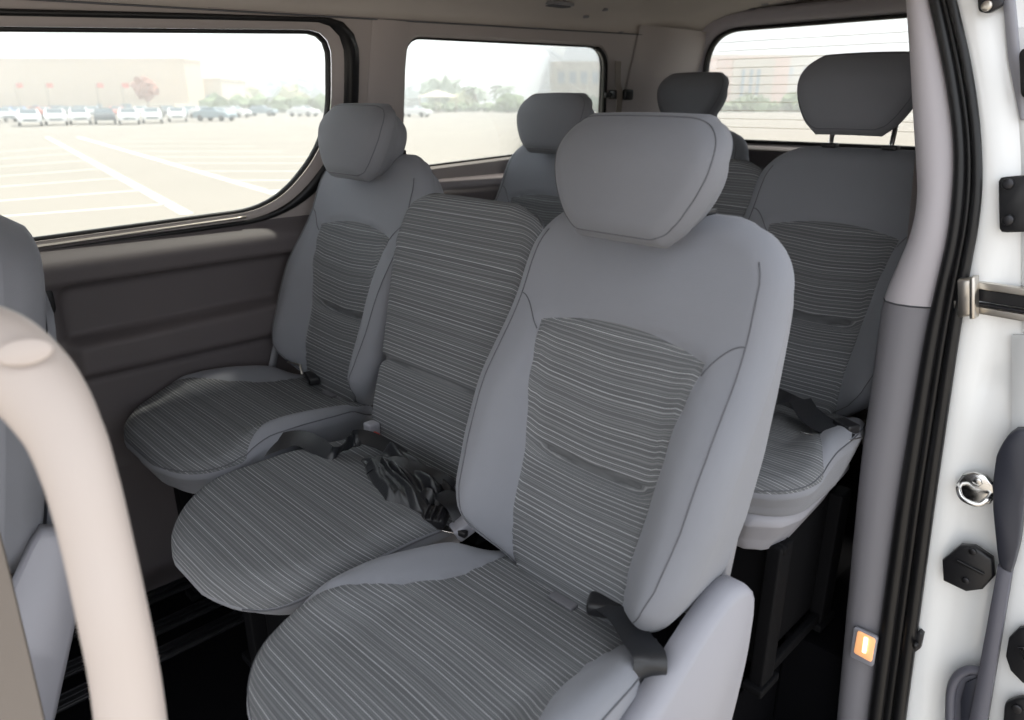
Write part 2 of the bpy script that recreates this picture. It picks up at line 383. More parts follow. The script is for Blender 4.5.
# D pillar inner lining on the left, between the side window and tailgate
V = []; zs = np.linspace(.95, 1.52, 24)
cs = [(.004, 1.48), (.010, 1.55), (.03, 1.62), (.034, 1.72), (.03, 1.78), (.025, 1.84), (.015, 1.90), (.010, 1.96)]
for z in zs:
    for d, y in cs: V.append((-xw(z)+d, y, z))
n = len(cs); Fc = [(j*n+i, j*n+i+1, (j+1)*n+i+1, (j+1)*n+i) for j in range(len(zs)-1) for i in range(n-1)]
tag(mk('trim_5', V, Fc, M['wall']), kind='structure')
# centre pillar lining between the two side windows
V = []; zs = np.linspace(1.0, 1.462, 20)
for z in zs:
    for d, y in [(.001, .262), (.005, .272), (.009, .29), (.010, .33), (.008, .365), (.002, .388)]: V.append((-xw(z)+d, y+.03*(z-1.0 if z < 1.1 else .1), z))
n = 6; Fc = [(j*n+i, j*n+i+1, (j+1)*n+i+1, (j+1)*n+i) for j in range(len(zs)-1) for i in range(n-1)]
tag(mk('trim_6', V, Fc, M['wall']), kind='structure')

# right side wall behind the door opening, with its own window (row behind)
R2 = ccw(resample(roundpoly([(1.00, 1.04), (1.80, 1.07), (1.72, 1.43), (1.02, 1.42)], .08, 8), 100))
outer = [(.66, -.15), (2.02, -.15), (2.02, 1.50), (.66, 1.47)]
loops = [[Vector((p[0], p[1], 0)) for p in outer], [Vector((p[0], p[1], 0)) for p in R2[::-1]]]
flat, tris = fill(loops)
mb = MB(); mb.add([(xw(p.y), p.x, p.y) for p in flat], tris)
mb.add([(xw(p[1])+.02, p[0], p[1]) for p in R2], [tuple(range(len(R2)))], 1)
tag(mb.build('wall_right', [M['wall'], M['tint']], smooth=False), kind='structure')

# rear pillar of the door opening: measured body section at y = PY
PY = .60
def prof(pts): 
    P = [at(x, y, 1, PY) for x, y in pts]; P.sort(key=lambda p: p[2]); z = [p[2] for p in P]; x = [p[0] for p in P]
    return lambda q: float(np.interp(q, z, x))
def smoothed(f, s=.05): return lambda q: sum(f(q+d*s) for d in (-1, -.5, 0, .5, 1))/5
pin = smoothed(prof([(903, -60), (905, 0), (910, 100), (916, 200), (907, 240), (895, 265), (880, 300), (870, 380), (860, 450), (850, 550), (842, 640), (835, 720), (830, 790)]), .03)
psl = smoothed(prof([(915, -60), (931, 0), (948, 80), (957, 150), (951, 230), (934, 300), (924, 350), (899, 500), (869, 720), (862, 790)]))
psr = smoothed(prof([(940, -60), (957, 0), (975, 80), (983, 150), (982, 210), (970, 270), (957, 350), (935, 500), (905, 720), (898, 790)]))
def pillar(z0, z1, m, name, nn=50):
    V = []; zs = np.linspace(z0, z1, nn)
    for z in zs:
        a, b_ = pin(z), psl(z)+.006; wd = b_-a
        for s_, dy in [(.35, .30), (.12, .12), (0, .03), (.03, .005), (.12, -.014), (.35, -.024), (.62, -.020), (.85, -.008), (1, .002)]:
            V.append((a+wd*s_, PY+dy, z))
    n = 9; Fc = [(j*n+i, j*n+i+1, (j+1)*n+i+1, (j+1)*n+i) for j in range(nn-1) for i in range(n-1)]
    return tag(mk(name, V, Fc, m), kind='structure')
zj = float(at(900, 304, 1, PY-.015)[2])
pillar(zj+.002, 1.56, M['trim'], 'trim_7'); pillar(-.45, zj-.002, M['trimlow'], 'trim_8')
V = []
mb = MB(); mb.tube([(pin(zj)+(psl(zj)-pin(zj))*s_, PY+dy+.004, zj) for s_, dy in [(0, .03), (.03, .005), (.12, -.014), (.35, -.024), (.62, -.020), (.85, -.008), (1, .002)]], .003, 6)
tag(mb.build('trim_9', M['seam']), kind='structure')
mb = MB(); mb.box((.70, 1.31, -.275), (.26, 1.34, .35), bev=.01); tag(mb.build('trim_11', M['floor']), kind='structure')
# rubber door seal
mb = MB(); zs = np.linspace(-.45, 1.56, 80)
mb.tube([(psl(z)*.78+psr(z)*.22, PY-.008, z) for z in zs], [max(.006, (psr(z)-psl(z))*.24) for z in zs], 12, updir=(0, 1, 0))
mb.tube([(psl(z)*.45+psr(z)*.55, PY-.003, z) for z in zs], [max(.005, (psr(z)-psl(z))*.17) for z in zs], 10, updir=(0, 1, 0))
mb.tube([(psl(z)*.14+psr(z)*.86, PY-.010, z) for z in zs], [max(.005, (psr(z)-psl(z))*.20) for z in zs], 12, updir=(0, 1, 0))
sealo = mb.build('rubber_door_seal', M['black']); tag(sealo, 'black double-lipped rubber seal running down the rear edge of the door opening', 'door seal')
# white body jamb
V = []; zs = np.linspace(-.45, 1.56, 80)
for z in zs:
    x0 = psr(z)-.012
    bulge = .01*math.exp(-((z-.72)/.03)**2)
    for dx, y in [(-.02, .03), (0, .006), (.02, .0), (.05, .01), (.058, .016+bulge), (.075, .022+bulge), (.11, .024), (.135, .026), (.150, .035), (.158, .06), (.162, .15), (.164, .8)]:
        V.append((x0+dx, PY+y, z))
n = 12; Fc = [(j*n+i, j*n+i+1, (j+1)*n+i+1, (j+1)*n+i) for j in range(79) for i in range(n-1)]
tag(mk('wall_jamb', V, Fc, M['white']), kind='structure')

# front roof and floor edge to the right of the seats: door header rail above the opening
mb = MB(); mb.tube([(.70, y, 1.50+.02*y) for y in np.linspace(-1.9, .7, 12)], .05, 10, sq=.8); tag(mb.build('trim_10', M['trim']), kind='structure')

# ---------------------------------------------------------------- seats
def pad(wf, H, front, r, T, nu=46, nv=64, r2=.02, backs=1.0, backf=None, side=None):
    """closed cushion in local (x, h, d). wf: list (h, halfwidth). front(x,h): d of the face; returns V, UV, faces, surf()"""
    hs = [a for a, _ in wf]; ws = [b for _, b in wf]
    raw = lambda h: np.interp(h, hs, ws)
    W = lambda h: (raw(h)*2+raw(np.clip(h-.012, hs[0], hs[-1]))+raw(np.clip(h+.012, hs[0], hs[-1])))/4
    tv = np.linspace(0, 1, nv); tv = .65*tv+.35*(1-np.cos(math.pi*tv))/2
    hh = tv*H
    out = [(W(h), h) for h in np.linspace(0, H, 160)]
    poly = np.array([(x, h) for x, h in out]+[(-x, h) for x, h in out[::-1]]); A = poly; B = np.roll(poly, -1, 0)
    def dist(P):
        P = np.asarray(P, float); res = np.full(len(P), 9.)
        for a, b in zip(A, B):
            ab = b-a; l = ab@ab
            if l < 1e-12: continue
            t = np.clip(((P-a)@ab)/l, 0, 1); res = np.minimum(res, np.linalg.norm(P-a-t[:, None]*ab, axis=1))
        return res
    def surf(x, h):
        x = np.atleast_1d(np.asarray(x, float)); h = np.atleast_1d(np.asarray(h, float)); dd = dist(np.stack([x, h], 1))
        q = np.clip(dd/r, 0, 1); return front(x, h)-r*(1-np.sqrt(1-(1-q)**2))
    tu = np.linspace(-1, 1, nu); tu = .6*tu+.4*np.sin(math.pi/2*tu)
    X = np.array([[u*W(h) for u in tu] for h in hh]); Hh = np.repeat(hh[:, None], nu, 1)
    x, h = X.ravel(), Hh.ravel(); dist0 = dist(np.stack([x, h], 1))
    bi = [0*nu+i for i in range(nu)]+[j*nu+nu-1 for j in range(1, nv)]+[(nv-1)*nu+i for i in range(nu-2, -1, -1)]+[j*nu for j in range(nv-2, 0, -1)]
    dist0[bi] = 0
    q = np.clip(dist0/r, 0, 1); d = front(x, h)-r*(1-np.sqrt(1-(1-q)**2))
    V = list(zip(x, h, d)); Fc = []
    for j in range(nv-1):
        for i in range(nu-1): Fc.append((j*nu+i, j*nu+i+1, (j+1)*nu+i+1, (j+1)*nu+i))
    prev = bi; nb = len(bi); d0 = d[bi]; bx, bh = x[bi], h[bi]; cxh = H/2
    steps = side or [(.12, 1.0), (.3, 1.0), (.5, 1.0), (.7, 1.0), (.88, 1.0)]
    for f, sc_ in steps:
        s_ = len(V); dd = d0+(-T+r2-d0)*f
        V += list(zip(bx*(sc_+(backs-1)*f), cxh+(bh-cxh)*(sc_+(backs-1)*f), dd)); cur = list(range(s_, s_+nb))
        for k in range(nb): Fc.append((prev[k], cur[k], cur[(k+1) % nb], prev[(k+1) % nb]))
        prev = cur
    s_ = len(V); q2 = np.clip(dist0/r2, 0, 1); bd = -T+r2*(1-np.sqrt(1-(q2)**2))*0 + r2*(1-np.sqrt(1-(1-q2)**2))
    if backf is not None: bd = bd+backf(x, h)*q2
    V += list(zip(x*backs, cxh+(h-cxh)*backs, bd))
    for j in range(nv-1):
        for i in range(nu-1): Fc.append((s_+j*nu+i, s_+(j+1)*nu+i, s_+(j+1)*nu+i+1, s_+j*nu+i+1))
    cur = [s_+k for k in bi]
    for k in range(nb): Fc.append((prev[k], cur[k], cur[(k+1) % nb], prev[(k+1) % nb]))
    V = np.array(V); UV = np.stack([V[:, 0], V[:, 1]-V[:, 2]], 1)
    nfront = nu*nv
    return V, UV, Fc, surf, nfront
def clip(V, UV, Fc, S):
    """split a mesh at S = 0 into the S > 0 piece and the rest"""
    V = [tuple(v) for v in V]; UV = [tuple(u) for u in UV]; pos, neg = [], []; cache = {}
    def cut(a, b):
        k = (min(a, b), max(a, b))
        if k not in cache:
            a, b = k; t = S[a]/(S[a]-S[b]); cache[k] = len(V)
            V.append(tuple(V[a][i]+(V[b][i]-V[a][i])*t for i in range(3))); UV.append(tuple(UV[a][i]+(UV[b][i]-UV[a][i])*t for i in range(2)))
        return cache[k]
    for f in Fc:
        sg = [S[i] > 0 for i in f]
        if all(sg): pos.append(f); continue
        if not any(sg): neg.append(f); continue
        P, N_ = [], []
        for k in range(len(f)):
            a, b = f[k], f[(k+1) % len(f)]
            (P if sg[k] else N_).append(a)
            if sg[k] != (S[b] > 0): c = cut(a, b); P.append(c); N_.append(c)
        if len(P) > 2: pos.append(tuple(P))
        if len(N_) > 2: neg.append(tuple(N_))
    def comp(fs):
        used = sorted({i for f in fs for i in f}); mp = {u: k for k, u in enumerate(used)}
        return [V[u] for u in used], [UV[u] for u in used], [tuple(mp[i] for i in f) for f in fs]
    return comp(pos), comp(neg)

REC = math.radians(11)
def bk(p, z0=.45, y0=0.0, REC=REC):                      # backrest local -> seat local; gentle curve backward at the top
    x, h, d = p; c, s = math.cos(REC), math.sin(REC); b = .0
    return (x, y0+h*s-d*c+b, z0+h*c+d*s)
def cu(p, z0, y0): x, h, d = p; return (x, y0-h, z0+d)

BW = [(0, .105), (.03, .150), (.06, .190), (.10, .226), (.15, .244), (.24, .256), (.35, .260), (.45, .257), (.53, .253), (.57, .250)]+[(0.579, 0.249), (0.599, 0.247), (0.6183, 0.2412), (0.6365, 0.2316), (0.6529, 0.2186), (0.6671, 0.2026), (0.6786, 0.184), (0.6871, 0.1635), (0.6923, 0.1416), (0.694, 0.119)]
BH = .694
def back_sdf(x, h, d=None):
    half = np.interp(h, [0, .12, .25, .38, .48, .55], [.120, .126, .134, .150, .166, .180])
    top = .497-.9*x**2
    return np.minimum(half-np.abs(x), (top-h)*.9)
def back_front(x, h):
    s = back_sdf(x, h); xe = np.abs(x)
    bol = .066*sstep(.11, .20, xe)*sstep(-.04, .12, h)*(1-sstep(.22, .56, h))
    dish = -.008*(1-sstep(0, .13, xe))*sstep(.05, .2, h)*(1-sstep(.4, .55, h))
    lum = .018*np.exp(-((h-.13)/.09)**2)+.010*np.exp(-((h-.36)/.09)**2)
    cre = -.020*np.exp(-((h-(.243+.5*x**2))/.011)**2)*sstep(.002, .045, s)
    gr = -.007*np.exp(-(s/.006)**2)
    thin = -.02*sstep(.54, .694, h)
    return bol+dish+lum+cre+gr+thin
CW = [(0, .175), (.05, .205), (.14, .232), (.26, .252), (.36, .253)]+[(0.42, 0.253), (0.4351, 0.2517), (0.45, 0.2479), (0.4646, 0.2415), (0.4786, 0.2327), (0.4918, 0.2216), (0.5042, 0.2083), (0.5155, 0.193), (0.5255, 0.1758), (0.5343, 0.1571), (0.5416, 0.1369), (0.5474, 0.1157), (0.5516, 0.0936), (0.5542, 0.071), (0.555, 0.048)]
CH = .555
def cush_sdf(x, h, d=None):                      # plain lens-shaped bolsters on both rear sides
    c = np.interp(h, [0, .05, .15, .25, .33, .39, .43], [.150, .150, .145, .168, .205, .240, .275])
    return np.minimum(np.where(h > .43, .2, c-np.abs(x)), .2)
def cush_front(x, h):
    s = cush_sdf(x, h); xe = np.abs(x)
    bol = .036*sstep(.13, .22, xe)*sstep(.02, .12, h)*(1-sstep(.33, .45, h))
    dish = -.012*(1-sstep(0, .16, xe))*(1-sstep(.3, .5, h))
    tilt = -.03*(1-sstep(0, .30, h)) - .016*sstep(.40, .54, h)
    gr = -.005*np.exp(-(s/.005)**2)
    return bol+dish+tilt+gr
HW = [(0, .074), (.012, .098), (.035, .118), (.07, .138), (.10, .149), (.12, .152)]+[(0.13, 0.152), (0.1413, 0.1511), (0.1522, 0.1483), (0.1625, 0.1437), (0.1718, 0.1375), (0.1798, 0.1299), (0.1863, 0.121), (0.1911, 0.1112), (0.194, 0.1008), (0.195, 0.09)]
HH = .195
def head_front(x, h): return .022*(1-(x/.15)**2)+.014*np.sin(np.clip(h/HH, 0, 1)*math.pi)-.018*sstep(.12, .2, h)

def seamtube(mb, path, tf, surf, r=.0016, lift_=.0004):
    xs = np.array([p[0] for p in path]); hs = np.array([p[1] for p in path]); ds = surf(xs, hs)
    mb.tube([tf((x, h, d+lift_)) for x, h, d in zip(xs, hs, ds)], r, 5)
def rimpath(wf, ins, h0, h1, sgn=1, n=40):
    hs = np.linspace(h0, h1, n); return [(sgn*(np.interp(h, [a for a, _ in wf], [b for _, b in wf])-ins), h) for h in hs]

def rimloop(mb, wf, H, ins, tf, surf, r):          # piping round the whole face, a little inside its outline
    hs = np.linspace(0, H, 80); ws = np.interp(hs, [a for a, _ in wf], [b for _, b in wf])
    P = offset(resample([(w_, h) for w_, h in zip(ws, hs)]+[(-w_, h) for w_, h in zip(ws[::-1], hs[::-1])], 120), ins)
    k = (np.roll(P, 1, 0)+np.roll(P, -1, 0)+2*P)/4; k = (np.roll(k, 1, 0)+np.roll(k, -1, 0)+2*k)/4
    ds = surf(k[:, 0], k[:, 1]); mb.tube([tf((x, h, d+.0003)) for (x, h), d in zip(k, ds)], r, 5, closed=True)

def seat_parts(root, kind, raised, zc=.487):
    single = kind == 'outer'
    # ---- cushion
    if single: wf, H, fr, sd = CW, CH, cush_front, cush_sdf
    else:
        wf = [(0, .225), (.05, .236), (.30, .240)]+[(0.422, 0.24), (0.441, 0.2387), (0.4598, 0.235), (0.4781, 0.2288), (0.4958, 0.2202), (0.5124, 0.2093), (0.528, 0.1964), (0.5422, 0.1814), (0.5549, 0.1647), (0.5659, 0.1464), (0.5752, 0.1268), (0.5825, 0.1061), (0.5877, 0.0845), (0.5909, 0.0624), (0.592, 0.04)]; H = .592
        sd = lambda x, h, d=None: .2+0*x; fr = lambda x, h: -.028*(1-sstep(0, .30, h))-.022*sstep(.40, .585, h)-.004*np.exp(-((np.abs(x)-.15)/.006)**2)*sstep(.02, .05, h)*(1-sstep(.4, .5, h))*0
    V, UV, Fc, surf, nf = pad(wf, H, fr, .035 if single else .05, .112 if single else .105, nu=50, nv=60, r2=.03, backs=.93)
    S = sd(V[:, 0], V[:, 1]).copy()
    low = V[:, 2]+.024 + (.016 if single else .022)*sstep(.40, .54, V[:, 1]) + .028*(1-sstep(0, .30, V[:, 1]))
    if not single: low = V[:, 2]+.030+.035*sstep(.42, .56, V[:, 1])+.028*(1-sstep(0, .30, V[:, 1]))
    S = np.minimum(S, low)
    (pv, pu, pf), (nv_, nu_, nf_) = clip(V, UV, Fc, S)
    y0 = -.02
    tfc = lambda p: cu(p, zc, y0)
    cush = mk('seat_cushion', [tfc(p) for p in nv_], nf_, M['fabric'], root, uv=nu_)
    mk('striped_panel', [tfc(p) for p in pv], pf, M['stripe'], cush, uv=pu)['label'] = 'dark grey fabric woven with thin pale stripes'
    mb = MB()
    if single:
        rimloop(mb, wf, H, .004, tfc, surf, .0014)
    else:
        for sg in (1, -1):
            if mb.V: mb.build('seam', M['seam'], cush); mb = MB()
            mb.tube([tfc((sg*(np.interp(h, [a for a, _ in wf], [b for _, b in wf])+.0005), h, -.032-.035*float(sstep(.42, .56, h))-.028*(1-float(sstep(0, .3, h))))) for h in np.linspace(.03, H-.03, 30)], .0016, 5)
    mb.build('seam', M['seam'], cush)
    if single:
        mb = MB()
        for dx in (-.005, .005):
            pass
        mb.box((.01, y0-.045, zc-.034), (.052, .030, .006), bev=.002); mb.build('anchor_flap', M['tag'], cush)
    # ---- backrest
    if single: wf, H, fr, sd = BW, BH, back_front, back_sdf
    else:
        wf = [(0, .195), (.03, .215), (.1, .222), (.53, .222), (.595, .214), (.62, .198), (.635, .17), (.645, .12)]; H = .645
        sd = lambda x, h, d=None: np.interp(np.abs(x), [.19, .215, .23], [.03, .004, -.01])*0+.2
        fr = lambda x, h: -.018*np.exp(-((h-.235-.1*x**2)/.010)**2)-.005*np.exp(-((h-.50-.2*x**2)/.006)**2)+.010*np.exp(-((h-.12)/.09)**2)-.016*sstep(.5, .615, h)
    V, UV, Fc, surf, nf = pad(wf, H, fr, .04 if single else .030, .115 if single else .085, nu=50, nv=76, r2=.03, backs=.94 if single else .97)
    S = sd(V[:, 0], V[:, 1]).copy()
    low = V[:, 2]+.034+.016*sstep(.5, .615, V[:, 1])
    S = np.where(np.arange(len(V)) < nf, np.minimum(S, .2 if single else low), -.02 if single else low)
    (pv, pu, pf), (nv_, nu_, nf_) = clip(V, UV, Fc, S)
    yb = -.035 if single else -.085
    yc = -.068 if single else yb; ra = math.radians(15 if single else 12)
    tfb = lambda p: bk(p, .43, yc, ra)
    back = mk('backrest', [tfb(p) for p in nv_], nf_, M['fabric'], root, uv=nu_)
    mk('striped_panel', [tfb(p) for p in pv], pf, M['stripe'], back, uv=pu)['label'] = 'dark grey fabric woven with thin pale stripes'
    mb = MB()
    if single:
        for sg in (1, -1):
            pth = rimpath(wf, .034, .03, .63, sg); seamtube(mb, pth, tfb, surf, .0011); mb.build('seam', M['seam'], back); mb = MB()
        # curved gusset seams running up from the panel corners to the shoulders
            seamtube(mb, [(sg*(.165+.055*t), .455+.055*math.sin(t*math.pi/2)) for t in np.linspace(0, 1, 14)], tfb, surf, .0011)
            if sg == 1: mb.build('seam', M['seam'], back); mb = MB()
    else:
        pth = rimpath(wf, .0, .03, .63, 1); 
        for sg in (1, -1):
            if mb.V: mb.build('seam', M['seam'], back); mb = MB()
            mb.tube([tfb((sg*(x+.0008), h, -.036-.016*float(sstep(.5, .615, h)))) for x, h in pth], .002, 5)
    mb.build('seam', M['seam'], back)
    if single:
        mb = MB(); mb.box((0, .085, .52), (.44, .03, .16), bev=.01, R=Matrix.Rotation(-REC, 3, 'X')); mb.build('back_board', M['shell'], root)
        # ---- headrest
        V, UV, Fc, surf, nf = pad(HW, HH, head_front, .034, .110, nu=40, nv=40, r2=.045, backs=.80, side=[(.15, 1.0), (.35, 1.0), (.6, .99), (.85, .98)])
        tfh = lambda p: bk((p[0], p[1]+.620, p[2]+.044), .43, yb)
        hd = mk('headrest', [tfh(p) for p in V], Fc, M['rest'], root, uv=UV)
        mb = MB(); rimloop(mb, HW, HH, .010, tfh, surf, .0011); mb.build('seam', M['seam'], hd)
        for sx in (-.075, .075):
            mb = MB(); mb.tube([bk((sx, h, -.062), .43, yb) for h in (.64, .69, .76)], .0062, 12); ps = mb.build('headrest_post', M['chrome'], root)
            mb = MB(); q = bk((sx, .684, -.062), .43, yb); mb.box(q, (.036, .028, .012), bev=.004); mb.build('post_collar', M['blackp'], root)
        if raised:
            hd.location = (0, .012, .058)
    # ---- base
    V, UV, Fc, surf, nf = pad([(0, .16), (.06, .19), (.30, .20), (.36, .18), (.40, .10)], .40, lambda x, h: 0*x, .02, .13, nu=16, nv=16, r2=.03, backs=.82)
    mk('base_shell', [(p[0], -.08-p[1], zc-.105+p[2]) for p in V], Fc, M['shell'], root)
    mb = MB(); mb.box((0, -.25, .12), (.33, .34, .40), bev=.02); mb.build('pedestal', M['frame'], root)
    for sx in (-.18, .18):
        for yy_, sl_ in ((-.42, .02), (-.10, -.02)):
            mb = MB(); mb.box((sx, yy_, .085), (.035, .06, .39), bev=.006); mb.box((sx, yy_, FZ+.012), (.05, .09, .02), bev=.004)
            mb.build('leg', M['frame'], root)
        mb = MB(); mb.box((sx, -.26, -.09), (.02, .36, .03), bev=.006); mb.build('seat_rail', M['frame'], root)
    mb = MB(); mb.tube([(-.2, -.43, .27), (.2, -.43, .27)], .011, 10); mb.build('cross_tube', M['frame'], root)

def copy_tree(o, parent=None):
    c = o.copy(); COL.objects.link(c); c.parent = parent
    for ch in list(o.children): copy_tree(ch, c)
    return c
LS = []
GRP = 'grey striped van seats'
s1 = empty('van_seat', (.522, -.165, 0), 'nearest grey van seat with large headrest and striped centre panel, closest to the open door', 'seat', GRP)
seat_parts(s1, 'outer', False)
s2 = copy_tree(s1); s2.location = (-.495, .005, .032)
for ch in s2.children:
    if ch.name.startswith('headrest') and 'post' not in ch.name: ch.location = (0, 0, -.022)
tag(s2, 'outer van seat with headrest against the left wall, at the end of the front row', 'seat', GRP)
s3 = empty('van_seat', (.005, -.045, 0), 'low middle seat without headrest, fully striped, between the two front-row outer seats', 'seat', GRP)
seat_parts(s3, 'middle', False, zc=.508)
def lifted(src, x, y, dz, label, raised=None):
    c = copy_tree(src); c.location = (x, y, dz); tag(c, label, 'seat', GRP)
    if raised:
        for ch in c.children:
            if ch.name.startswith('headrest') and 'post' not in ch.name: ch.location = (0, .014, .075 if x > 0 else .064)
    return c
r3r = lifted(s1, .450, .80, .05, 'rear seat beside the door pillar with raised dark headrest on steel posts', True)
V, UV, Fc, surf, nf = pad([(0, .17), (.06, .20), (.36, .222), (.43, .205), (.47, .15)], .47, lambda x, h: 0*x, .03, .13, nu=24, nv=24, r2=.04, backs=.86)
bc = mk('base_cover', [(p[0], -.06-p[1], .487-.100+p[2]) for p in V], Fc, M['plastic'], r3r); bc['label'] = 'pale grey plastic base cover under the cushion'
r3l = lifted(s1, -.49, .755, .04, 'second-row window seat with lowered headrest in front of the rear side window')
r3m = lifted(s3, .015, .85, .04, 'middle seat without headrest, its striped top showing behind the nearest headrest')
r4l = lifted(s1, -.46, 1.50, .055, 'rearmost seat with small raised headrest in front of the tailgate window', True)

# near seat extras: side cover, recliner lever
def side_cover():
    # outline in (y,z) on the outer face x ~ .80
    P = [(-.62, .25), (-.60, .385), (-.50, .42), (-.40, .445), (-.33, .475), (-.27, .51), (-.21, .545), (-.15, .565), (-.10, .555), (-.075, .52), (-.075, .42), (-.10, .30), (-.14, .20), (-.5, .18)]
    poly = [tuple(p) for p in resample(roundpoly(P, .04, 5), 70)]
    mb = MB(); prism(mb, poly, (.752, 0, 0), (0, 1, 0), (0, 0, 1), (1, 0, 0), .045, bev=.016); 
    o = mb.build('side_cover', M['plastic'], s1, loc=(-s1.location.x, -s1.location.y, 0)); o['label'] = 'light grey moulded plastic cover on the door side'
    mb = MB(); P = [(-.52, .33), (-.50, .375), (-.40, .415), (-.345, .448), (-.325, .445), (-.32, .42), (-.35, .37), (-.42, .33)]
    poly = [tuple(p) for p in resample(roundpoly(P, .02, 4), 40)]
    prism(mb, poly, (.797, 0, 0), (0, 1, 0), (0, 0, 1), (1, 0, 0), .022, bev=.008); mb.build('recliner_lever', M['plastic'], s1, loc=(-s1.location.x, -s1.location.y, 0))
side_cover()

# ---------------------------------------------------------------- belts and buckles
# near seat: webbing from the dark guide down to the outer anchor
bt = empty('seat_belt', tuple(at(620, 610, 2, .50)), 'dark belt webbing dropping beside the cushion of the nearest seat, at its door side', 'seat belt')
o_ = np.array(bt.location)
def W_(x, y, z): return at(x, y, 2, z)-o_
mb = MB(); ribbon(mb, [W_(608, 606, .50), W_(622, 617, .505), W_(636, 637, .51), W_(649, 655, .515), W_(650, 670, .500), W_(643, 690, .46)],
  [np.array(q, float) for q in [(.8, .6, 0), (.8, .6, 0), (.9, .6, .1), (.9, .6, .2), (.7, .5, .3), (.1, .6, .5)]], .046); mb.build('webbing', M['belt'], bt)
mb = MB(); q = W_(606, 606, .488); mb.box(q, (.060, .040, .026), rz=.5, bev=.010); mb.build('belt_guide', M['blackp'], bt)

# buckle beside near seat
bk_ = empty('belt_buckle', tuple(at(437, 515, 2, .50)), 'black buckle with webbing loop lying on the middle cushion against the nearest seat', 'buckle'); o_ = np.array(bk_.location)
R = Matrix.Rotation(.5, 3, 'Z') @ Matrix.Rotation(.35, 3, 'X')
mb = MB(); mb.box(W_(434, 517, .49), (.050, .038, .030), bev=.007, R=R)
for dx in (-.012, .0, .012): mb.box(np.array(W_(434, 513, .508))+np.array([dx, dx*.5, 0]), (.003, .030, .012), bev=.001, R=R)
mb.build('tongue_grip', M['blackp'], bk_)
mb = MB(); mb.box(W_(450, 530, .478), (.026, .018, .003), rz=.4, bev=.001); mb.build('tongue_plate', M['chrome'], bk_)
mb = MB(); ribbon(mb, [W_(420, 522, .49), W_(424, 505, .505), W_(438, 494, .520), W_(455, 503, .515), W_(463, 518, .49)], [np.array((.45, .9, .0))]*5, .042); mb.build('webbing_loop', M['belt'], bk_)
sk = empty('buckle_stalk', tuple(at(474, 527, 2, .47)), 'grey plastic buckle stalk between the nearest seat and its bolster foot', 'buckle'); o_ = np.array(sk.location)
mb = MB(); mb.box(W_(470, 522, .485), (.036, .075, .030), rz=.25, bev=.006, R=Matrix.Rotation(-.35, 3, 'Z') @ Matrix.Rotation(.5, 3, 'X')); mb.build('stalk_body', M['plastic'], sk)
mb = MB(); mb.box(W_(462, 533, .478), (.022, .012, .012), rz=.2, bev=.003); mb.build('stalk_mouth', M['blackp'], sk)

# crumpled webbing pile on the middle cushion
bp_ = empty('crumpled_belt', tuple(at(400, 485, 2, .49)), 'crumpled folds of dark belt webbing on the middle cushion beside the black buckle', 'seat belt'); o_ = np.array(bp_.location)
def crumple(name, quad, hgt_, seed, par):         # folded cloth sheet between four measured corners
    A, B, C_, D = [W_(x, y, z) for x, y, z in quad]; r_ = random.Random(seed); n = 34; V = []
    ph = [(r_.uniform(3, 9), r_.uniform(-4, 4), r_.uniform(0, 6)) for _ in range(5)]
    for j in range(n+1):
        for i in range(n+1):
            u, v = i/n, j/n; p = (A*(1-u)+B*u)*(1-v)+(D*(1-u)+C_*u)*v
            f = sum(abs(math.sin(a*u*1.3+b*v+c)) for a, b, c in ph)/5; e_ = min(1, 6*min(u, 1-u, v, 1-v)+.05)
            V.append(p+np.array((.006*math.sin(7*v+seed), .006*math.sin(6*u), hgt_*(.25+1.5*(f-.35))*e_)))
    Fc = [(j*(n+1)+i, j*(n+1)+i+1, (j+1)*(n+1)+i+1, (j+1)*(n+1)+i) for j in range(n) for i in range(n)]
    b = len(V); V += [v-np.array((0, 0, .002)) for v in V]; Fc += [tuple(b+q for q in f)[::-1] for f in Fc]
    per = [i for i in range(n+1)]+[j*(n+1)+n for j in range(1, n+1)]+[n*(n+1)+i for i in range(n-1, -1, -1)]+[j*(n+1) for j in range(n-1, 0, -1)]
    Fc += [(per[k], per[(k+1) % len(per)], b+per[(k+1) % len(per)], b+per[k]) for k in range(len(per))]
    mk(name, V, Fc, M['belt'], par)
crumple('folded_webbing', [(362, 462, .505), (402, 452, .505), (462, 496, .495), (432, 524, .490)], .050, 4, bp_)
crumple('folded_webbing', [(364, 466, .505), (400, 470, .52), (436, 516, .500), (382, 510, .490)], .045, 9, bp_)
mb = MB(); ribbon(mb, [W_(369, 468, .515), W_(388, 462, .535), W_(410, 468, .535), W_(432, 478, .525), W_(452, 490, .50)], [np.array(q, float) for q in [(.3, .8, .5), (.4, 1, .3), (.3, 1, .2), (.2, 1, .3), (.3, 1, .2)]], .040)
mb.build('webbing', M['belt'], bp_)
# long loop between left and middle cushions
bl = empty('looped_belt', tuple(at(300, 450, 2, .49)), 'long dark belt looping over the gap between the left and middle cushions', 'seat belt'); o_ = np.array(bl.location)
mb = MB(); ribbon(mb, [W_(240, 462, .470), W_(247, 456, .49), W_(270, 445, .512), W_(298, 438, .525), W_(318, 446, .520), W_(332, 455, .512), W_(347, 444, .522), W_(362, 437, .528), W_(385, 445, .515), W_(402, 456, .50)],
  [np.array(q, float) for q in [(.2, .3, .9), (.1, .5, .9), (.1, .8, .6), (.1, .9, .5), (.0, .7, .8), (.1, .7, .7), (.0, .9, .5), (.0, 1, .3), (.1, 1, .1), (.1, 1, .1)]], .040); mb.build('webbing', M['belt'], bl)
rb = empty('red_buckle', tuple(at(376, 437, 2, .50)), 'small buckle with red release button in the gap left of the middle backrest', 'buckle'); o_ = np.array(rb.location)
